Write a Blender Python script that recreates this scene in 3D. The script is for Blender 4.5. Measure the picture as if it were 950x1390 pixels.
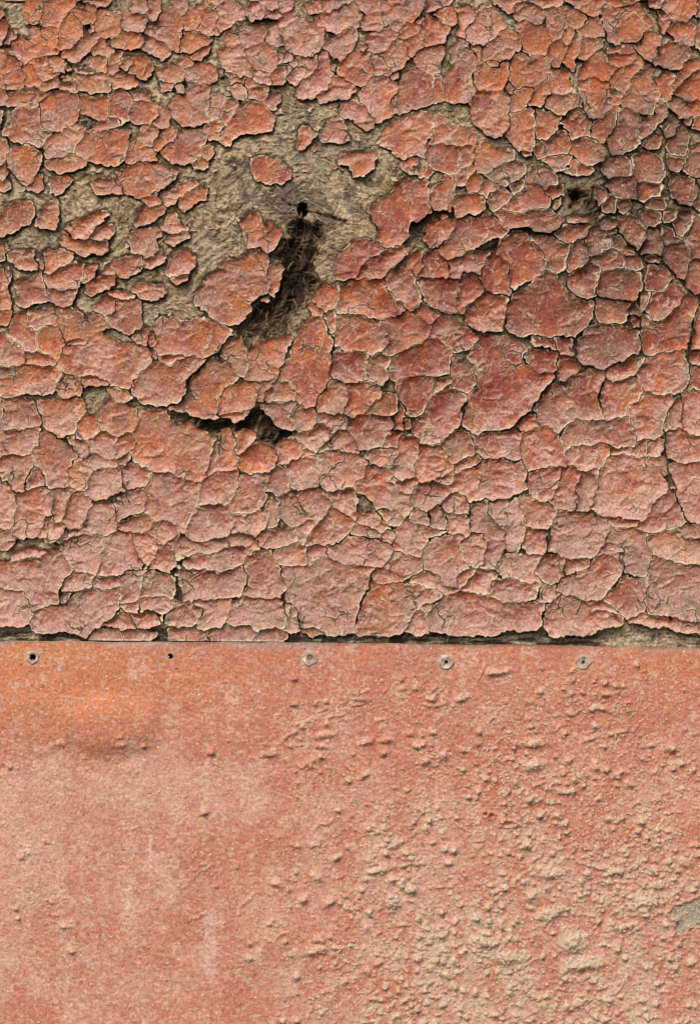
import bpy, math
import numpy as np
from mathutils import Vector

# ------------------------------------------------------------------ set-up
for o in list(bpy.data.objects):
    bpy.data.objects.remove(o)
scene = bpy.context.scene
COL = scene.collection
S = 0.0006            # metres per photo pixel: a rivet is about 11 mm wide
ZC = 0.62             # height of the picture centre above the ground
W, H = 950.0, 1390.0

# camera
cam = bpy.data.cameras.new('camera')
cam_o = bpy.data.objects.new('camera', cam)
COL.objects.link(cam_o)
DIST = 1.75
cam.sensor_fit = 'VERTICAL'
cam.sensor_height = 36.0
cam.lens = 36.0 * DIST / (H * S)
cam.clip_start = 0.01
cam.clip_end = 200.0
cam_o.location = (0, -DIST, ZC)
cam_o.rotation_euler = (math.radians(90), 0, 0)
scene.camera = cam_o

# bright overcast daylight from above, a little from the left
LDIR = Vector((-0.26, -0.74, 0.70)).normalized()
world = bpy.data.worlds.new('World')
scene.world = world
world.use_nodes = True
wn = world.node_tree.nodes
wl = world.node_tree.links
bg = wn['Background']
sky = wn.new('ShaderNodeTexSky')
sky.sky_type = 'NISHITA'
sky.sun_disc = False
sky.sun_elevation = math.asin(LDIR.z)
sky.sun_rotation = math.atan2(LDIR.x, LDIR.y)
sky.air_density = 0.6
sky.dust_density = 4.0
sky.ozone_density = 0.3
wl.new(sky.outputs[0], bg.inputs[0])
bg.inputs[1].default_value = 0.12
sun = bpy.data.lights.new('sun', 'SUN')
sun.energy = 1.5
sun.angle = math.radians(22)
sun.color = (1.0, 0.94, 0.86)
sun_o = bpy.data.objects.new('sun', sun)
COL.objects.link(sun_o)
sun_o.rotation_euler = (-LDIR).to_track_quat('-Z', 'Y').to_euler()
sun_o.location = LDIR * 5
vs = scene.view_settings
vs.view_transform = 'Standard'
vs.look = 'None'
vs.gamma = 1.0
vs.use_curve_mapping = False
vs.exposure = 0.28
scene.render.engine = 'CYCLES'
scene.render.resolution_x = 699
scene.render.resolution_y = 1024

# ------------------------------------------------------------------ helpers
rng = np.random.default_rng(7)

def vnoise(x, y, sc, seed):
    """smooth value noise in -1..1, feature size sc"""
    n = 256
    g = np.random.default_rng(seed).uniform(-1, 1, (n, n)).astype(np.float32)
    u = x / sc + 1000.37
    v = y / sc + 1000.71
    iu = np.floor(u).astype(np.int64); iv = np.floor(v).astype(np.int64)
    fu = (u - iu).astype(np.float32); fv = (v - iv).astype(np.float32)
    fu = fu * fu * (3 - 2 * fu); fv = fv * fv * (3 - 2 * fv)
    i0 = iu % n; i1 = (iu + 1) % n; j0 = iv % n; j1 = (iv + 1) % n
    a = g[j0, i0]; b = g[j0, i1]; c = g[j1, i0]; d = g[j1, i1]
    return (a + (b - a) * fu) * (1 - fv) + (c + (d - c) * fu) * fv

def fbm(x, y, sc, seed, octs=3, gain=0.5):
    r = 0; a = 1.0; t = 0
    for k in range(octs):
        r = r + a * vnoise(x, y, sc / (2.03 ** k), seed + 31 * k)
        t += a; a *= gain
    return r / t

def sstep(a, b, x):
    t = np.clip((x - a) / (b - a), 0, 1)
    return t * t * (3 - 2 * t)

def poly_sdf(P, x, y):
    """signed distance to a closed polygon, positive inside"""
    Q = np.roll(P, -1, axis=0)
    d2 = np.full(x.shape, 1e12); ins = np.zeros(x.shape, bool)
    for (ax, ay), (bx, by) in zip(P, Q):
        ex, ey = bx - ax, by - ay
        L = ex * ex + ey * ey + 1e-9
        px, py = x - ax, y - ay
        t = np.clip((px * ex + py * ey) / L, 0, 1)
        d2 = np.minimum(d2, (px - t * ex) ** 2 + (py - t * ey) ** 2)
        c = ((ay > y) != (by > y))
        if abs(ey) > 1e-9:
            ins ^= c & (x < ax + ex * (y - ay) / ey)
    d = np.sqrt(d2)
    return np.where(ins, d, -d)

def line_d(P, x, y):
    """distance to an open polyline, and how far along it (0..1)"""
    best = np.full(x.shape, 1e12); tt = np.zeros(x.shape); n = len(P) - 1
    for k in range(n):
        ax, ay = P[k]; bx, by = P[k + 1]
        ex, ey = bx - ax, by - ay
        L = ex * ex + ey * ey + 1e-9
        px, py = x - ax, y - ay
        t = np.clip((px * ex + py * ey) / L, 0, 1)
        d = (px - t * ex) ** 2 + (py - t * ey) ** 2
        m = d < best
        best = np.where(m, d, best); tt = np.where(m, (k + t) / n, tt)
    return np.sqrt(best), tt

def to_world(px, py, h):
    """photo pixels and height off the wall (in pixels) to metres"""
    return np.stack([(px - W / 2) * S, -h * S, ZC + (H / 2 - py) * S], -1)

def make_mesh(name, co, quads, col=None, rim=None, smooth=None, tris=None):
    me = bpy.data.meshes.new(name)
    nq = len(quads) if quads is not None else 0
    nt = len(tris) if tris is not None else 0
    me.vertices.add(len(co)); me.vertices.foreach_set('co', np.ascontiguousarray(co, np.float32).ravel())
    parts = []
    if nq: parts.append(np.asarray(quads, np.int32).ravel())
    if nt: parts.append(np.asarray(tris, np.int32).ravel())
    lv = np.concatenate(parts)
    me.loops.add(len(lv)); me.loops.foreach_set('vertex_index', lv)
    me.polygons.add(nq + nt)
    st = np.concatenate([np.arange(nq) * 4, nq * 4 + np.arange(nt) * 3]).astype(np.int32)
    me.polygons.foreach_set('loop_start', st)
    if smooth is None: smooth = np.ones(nq + nt, bool)
    me.polygons.foreach_set('use_smooth', smooth)
    me.update(calc_edges=True)
    if col is not None:
        a = me.color_attributes.new('Col', 'FLOAT_COLOR', 'POINT')
        c4 = np.ones((len(co), 4), np.float32); c4[:, :3] = col
        a.data.foreach_set('color', c4.ravel())
    if rim is not None:
        a = me.attributes.new('rim', 'FLOAT', 'POINT')
        a.data.foreach_set('value', np.ascontiguousarray(rim, np.float32))
    return me

def add(name, me, mat, parent, origin=None):
    """origin: world position of the object; the mesh is already relative to it"""
    o = bpy.data.objects.new(name, me)
    if mat: me.materials.append(mat)
    COL.objects.link(o)
    o.parent = parent
    loc = Vector(origin) if origin is not None else Vector((0, 0, 0))
    o.location = loc - (parent.location if parent else Vector((0, 0, 0)))
    return o

def empty(name, loc):
    o = bpy.data.objects.new(name, None)
    o.empty_display_size = 0.05
    COL.objects.link(o); o.location = loc
    return o

# ------------------------------------------------------------------ materials
def base_mat(name, rough, spec=0.3):
    m = bpy.data.materials.new(name); m.use_nodes = True
    nt = m.node_tree; b = nt.nodes['Principled BSDF']
    b.inputs['Roughness'].default_value = rough
    b.inputs['Specular IOR Level'].default_value = spec
    return m, nt, b

def N(nt, t, **kw):
    n = nt.nodes.new(t)
    for k, v in kw.items(): setattr(n, k, v)
    return n

def surf_mat(name, rough, spec, fine, amount, bump, bumpdist, speck=None, rim=None, wrinkle=None, crust=None):
    """vertex colour x fine grain, optional pale specks, optional broken-edge colour, fine bump"""
    m, nt, b = base_mat(name, rough, spec)
    L = nt.links.new
    geo = N(nt, 'ShaderNodeNewGeometry')
    at = N(nt, 'ShaderNodeAttribute', attribute_name='Col')
    no = N(nt, 'ShaderNodeTexNoise'); no.inputs['Scale'].default_value = fine
    no.inputs['Detail'].default_value = 3.0; no.inputs['Roughness'].default_value = 0.65
    L(geo.outputs['Position'], no.inputs['Vector'])
    mr = N(nt, 'ShaderNodeMapRange'); mr.inputs[1].default_value = 0.25; mr.inputs[2].default_value = 0.75
    mr.inputs[3].default_value = 1 - amount; mr.inputs[4].default_value = 1 + amount
    L(no.outputs[0], mr.inputs[0])
    mul = N(nt, 'ShaderNodeVectorMath', operation='SCALE')
    L(at.outputs['Color'], mul.inputs[0]); L(mr.outputs[0], mul.inputs['Scale'])
    cur = mul.outputs[0]
    if speck:
        sc, lo, hi, colr, strength = speck
        n2 = N(nt, 'ShaderNodeTexNoise'); n2.inputs['Scale'].default_value = sc
        n2.inputs['Detail'].default_value = 2.0; n2.inputs['Roughness'].default_value = 0.7
        L(geo.outputs['Position'], n2.inputs['Vector'])
        r2 = N(nt, 'ShaderNodeMapRange'); r2.inputs[1].default_value = lo; r2.inputs[2].default_value = hi
        r2.inputs[4].default_value = strength
        L(n2.outputs[0], r2.inputs[0])
        mx = N(nt, 'ShaderNodeMix', data_type='RGBA')
        L(r2.outputs[0], mx.inputs[0]); L(cur, mx.inputs[6]); mx.inputs[7].default_value = (*colr, 1)
        cur = mx.outputs[2]
    ridges = None
    if wrinkle:
        # crisp raised creases: contour lines of a distorted noise, broken up by a second one
        wc, wstr = wrinkle
        for sc_, msk, seedz in ((62.0, 0.50, 0.0), (120.0, 0.53, 7.0)):
            mp = N(nt, 'ShaderNodeMapping'); mp.inputs['Location'].default_value = (seedz, seedz, seedz)
            L(geo.outputs['Position'], mp.inputs['Vector'])
            w1 = N(nt, 'ShaderNodeTexNoise'); w1.inputs['Scale'].default_value = sc_
            w1.inputs['Detail'].default_value = 2.5; w1.inputs['Distortion'].default_value = 0.6
            L(mp.outputs[0], w1.inputs['Vector'])
            s1_ = N(nt, 'ShaderNodeMath', operation='SUBTRACT'); L(w1.outputs[0], s1_.inputs[0]); s1_.inputs[1].default_value = 0.5
            ab = N(nt, 'ShaderNodeMath', operation='ABSOLUTE'); L(s1_.outputs[0], ab.inputs[0])
            rg = N(nt, 'ShaderNodeMapRange', interpolation_type='SMOOTHSTEP')
            rg.inputs[1].default_value = 0.0; rg.inputs[2].default_value = 0.030; rg.inputs[3].default_value = 1.0; rg.inputs[4].default_value = 0.0
            L(ab.outputs[0], rg.inputs[0])
            w2 = N(nt, 'ShaderNodeTexNoise'); w2.inputs['Scale'].default_value = sc_ * 1.1; w2.inputs['Detail'].default_value = 2.0
            mp2 = N(nt, 'ShaderNodeMapping'); mp2.inputs['Location'].default_value = (3.1, seedz, 5.2)
            L(geo.outputs['Position'], mp2.inputs['Vector']); L(mp2.outputs[0], w2.inputs['Vector'])
            mk = N(nt, 'ShaderNodeMapRange', interpolation_type='SMOOTHSTEP'); mk.inputs[1].default_value = msk; mk.inputs[2].default_value = msk + 0.10
            L(w2.outputs[0], mk.inputs[0])
            pr = N(nt, 'ShaderNodeMath', operation='MULTIPLY'); L(rg.outputs[0], pr.inputs[0]); L(mk.outputs[0], pr.inputs[1])
            if ridges is None: ridges = pr.outputs[0]
            else:
                mxx = N(nt, 'ShaderNodeMath', operation='MAXIMUM'); L(ridges, mxx.inputs[0]); L(pr.outputs[0], mxx.inputs[1]); ridges = mxx.outputs[0]
        # hair cracks: a distorted cell network, present only in patches, dark line with pale flanks
        dn = N(nt, 'ShaderNodeTexNoise'); dn.inputs['Scale'].default_value = 90.0; dn.inputs['Detail'].default_value = 3.0
        L(geo.outputs['Position'], dn.inputs['Vector'])
        dv = N(nt, 'ShaderNodeVectorMath', operation='MULTIPLY_ADD'); L(dn.outputs['Color'], dv.inputs[0])
        dv.inputs[1].default_value = (0.012, 0.012, 0.012); L(geo.outputs['Position'], dv.inputs[2])
        ve = N(nt, 'ShaderNodeTexVoronoi', feature='DISTANCE_TO_EDGE'); ve.inputs['Scale'].default_value = 62.0
        L(dv.outputs[0], ve.inputs['Vector'])
        pm_ = N(nt, 'ShaderNodeTexNoise'); pm_.inputs['Scale'].default_value = 34.0; pm_.inputs['Detail'].default_value = 3.0
        L(geo.outputs['Position'], pm_.inputs['Vector'])
        pk = N(nt, 'ShaderNodeMapRange', interpolation_type='SMOOTHSTEP'); pk.inputs[1].default_value = 0.52; pk.inputs[2].default_value = 0.64
        L(pm_.outputs[0], pk.inputs[0])
        def band_(w0, w1):
            m_ = N(nt, 'ShaderNodeMapRange', interpolation_type='SMOOTHSTEP'); m_.inputs[1].default_value = w0; m_.inputs[2].default_value = w1
            m_.inputs[3].default_value = 1.0; m_.inputs[4].default_value = 0.0; L(ve.outputs['Distance'], m_.inputs[0])
            q_ = N(nt, 'ShaderNodeMath', operation='MULTIPLY'); L(m_.outputs[0], q_.inputs[0]); L(pk.outputs[0], q_.inputs[1])
            return q_.outputs[0]
        hair = band_(0.010, 0.045); flank = band_(0.05, 0.13)
        fl_ = N(nt, 'ShaderNodeMath', operation='MULTIPLY'); L(flank, fl_.inputs[0]); fl_.inputs[1].default_value = 0.55
        mxx = N(nt, 'ShaderNodeMath', operation='MAXIMUM'); L(ridges, mxx.inputs[0]); L(fl_.outputs[0], mxx.inputs[1]); ridges = mxx.outputs[0]
        wf = N(nt, 'ShaderNodeMath', operation='MULTIPLY'); L(ridges, wf.inputs[0]); wf.inputs[1].default_value = wstr
        mx = N(nt, 'ShaderNodeMix', data_type='RGBA')
        L(wf.outputs[0], mx.inputs[0]); L(cur, mx.inputs[6]); mx.inputs[7].default_value = (*wc, 1)
        mh = N(nt, 'ShaderNodeMix', data_type='RGBA')
        L(hair, mh.inputs[0]); L(mx.outputs[2], mh.inputs[6]); mh.inputs[7].default_value = (0.10, 0.070, 0.048, 1)
        cur = mh.outputs[2]
        hs_ = N(nt, 'ShaderNodeMath', operation='MULTIPLY_ADD'); L(hair, hs_.inputs[0]); hs_.inputs[1].default_value = -1.6; L(ridges, hs_.inputs[2]); ridges = hs_.outputs[0]
    grains = None
    if crust:
        # sandy crust where the 'rim' attribute says the sheet is rough
        ar = N(nt, 'ShaderNodeAttribute', attribute_name='rim')
        vo = N(nt, 'ShaderNodeTexVoronoi'); vo.inputs['Scale'].default_value = crust[0]; vo.inputs['Randomness'].default_value = 1.0
        L(geo.outputs['Position'], vo.inputs['Vector'])
        gm = N(nt, 'ShaderNodeMapRange', interpolation_type='SMOOTHSTEP'); gm.inputs[1].default_value = 0.12; gm.inputs[2].default_value = 0.50
        gm.inputs[3].default_value = 1.0; gm.inputs[4].default_value = 0.0
        L(vo.outputs['Distance'], gm.inputs[0])
        cn = N(nt, 'ShaderNodeTexNoise'); cn.inputs['Scale'].default_value = crust[0] * 0.33; cn.inputs['Detail'].default_value = 4.0
        L(geo.outputs['Position'], cn.inputs['Vector'])
        cmk = N(nt, 'ShaderNodeMapRange', interpolation_type='SMOOTHSTEP'); cmk.inputs[1].default_value = 0.42; cmk.inputs[2].default_value = 0.56
        L(cn.outputs[0], cmk.inputs[0])
        g1 = N(nt, 'ShaderNodeMath', operation='MULTIPLY'); L(gm.outputs[0], g1.inputs[0]); L(cmk.outputs[0], g1.inputs[1])
        g2 = N(nt, 'ShaderNodeMath', operation='MULTIPLY'); L(g1.outputs[0], g2.inputs[0]); L(ar.outputs['Fac'], g2.inputs[1])
        grains = g2.outputs[0]
        gf = N(nt, 'ShaderNodeMath', operation='MULTIPLY'); L(grains, gf.inputs[0]); gf.inputs[1].default_value = 0.7
        mx = N(nt, 'ShaderNodeMix', data_type='RGBA')
        L(gf.outputs[0], mx.inputs[0]); L(cur, mx.inputs[6]); mx.inputs[7].default_value = (*crust[1], 1)
        cur = mx.outputs[2]
    if rim:
        lo, hi, c1, c2 = rim
        ar = N(nt, 'ShaderNodeAttribute', attribute_name='rim')
        n3 = N(nt, 'ShaderNodeTexNoise'); n3.inputs['Scale'].default_value = 130.0
        n3.inputs['Detail'].default_value = 3.0
        L(geo.outputs['Position'], n3.inputs['Vector'])
        off = N(nt, 'ShaderNodeMath', operation='MULTIPLY_ADD')
        L(n3.outputs[0], off.inputs[0]); off.inputs[1].default_value = 2.4; off.inputs[2].default_value = -1.2
        sm = N(nt, 'ShaderNodeMath', operation='ADD'); L(ar.outputs['Fac'], sm.inputs[0]); L(off.outputs[0], sm.inputs[1])
        r3 = N(nt, 'ShaderNodeMapRange', interpolation_type='SMOOTHSTEP')
        r3.inputs[1].default_value = lo; r3.inputs[2].default_value = hi
        r3.inputs[3].default_value = 0.85; r3.inputs[4].default_value = 0.0
        L(sm.outputs[0], r3.inputs[0])
        cm = N(nt, 'ShaderNodeMix', data_type='RGBA')
        L(no.outputs[0], cm.inputs[0]); cm.inputs[6].default_value = (*c1, 1); cm.inputs[7].default_value = (*c2, 1)
        mx = N(nt, 'ShaderNodeMix', data_type='RGBA')
        L(r3.outputs[0], mx.inputs[0]); L(cur, mx.inputs[6]); L(cm.outputs[2], mx.inputs[7])
        cur = mx.outputs[2]
    L(cur, b.inputs['Base Color'])
    nb = N(nt, 'ShaderNodeTexNoise'); nb.inputs['Scale'].default_value = bump[0]
    nb.inputs['Detail'].default_value = 4.0; nb.inputs['Roughness'].default_value = 0.6
    L(geo.outputs['Position'], nb.inputs['Vector'])
    bu = N(nt, 'ShaderNodeBump'); bu.inputs['Strength'].default_value = bump[1]
    bu.inputs['Distance'].default_value = bumpdist
    hgt = nb.outputs[0]
    for extra, k in ((ridges, 0.9), (grains, 1.3)):
        if extra is not None:
            ma = N(nt, 'ShaderNodeMath', operation='MULTIPLY_ADD')
            L(extra, ma.inputs[0]); ma.inputs[1].default_value = k; L(hgt, ma.inputs[2]); hgt = ma.outputs[0]
    L(hgt, bu.inputs['Height']); L(bu.outputs[0], b.inputs['Normal'])
    return m

M_FLAKE = surf_mat('cracked red paint', 0.62, 0.25, 560, 0.52, (480, 0.75), 0.0012,
                   speck=(400, 0.62, 0.72, (0.70, 0.53, 0.42), 0.55),
                   rim=(0.3, 2.0, (0.46, 0.34, 0.20), (0.88, 0.74, 0.54)),
                   wrinkle=((0.68, 0.52, 0.37), 0.60))
M_GROUND = surf_mat('weathered wood', 0.9, 0.1, 480, 0.60, (420, 1.0), 0.0022)
M_SHEET = surf_mat('dusty painted metal', 0.7, 0.25, 520, 0.40, (430, 0.55), 0.0013,
                   speck=(360, 0.62, 0.72, (0.74, 0.59, 0.44), 0.55), crust=(270, (0.62, 0.49, 0.35)))
M_FIBRE = surf_mat('straw', 0.85, 0.1, 300, 0.3, (500, 0.2), 0.0005)
M_GRIT = surf_mat('grit', 0.85, 0.2, 300, 0.2, (500, 0.2), 0.0005)
M_RIVET = surf_mat('dull zinc', 0.6, 0.35, 500, 0.3, (380, 0.6), 0.0012)

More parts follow.
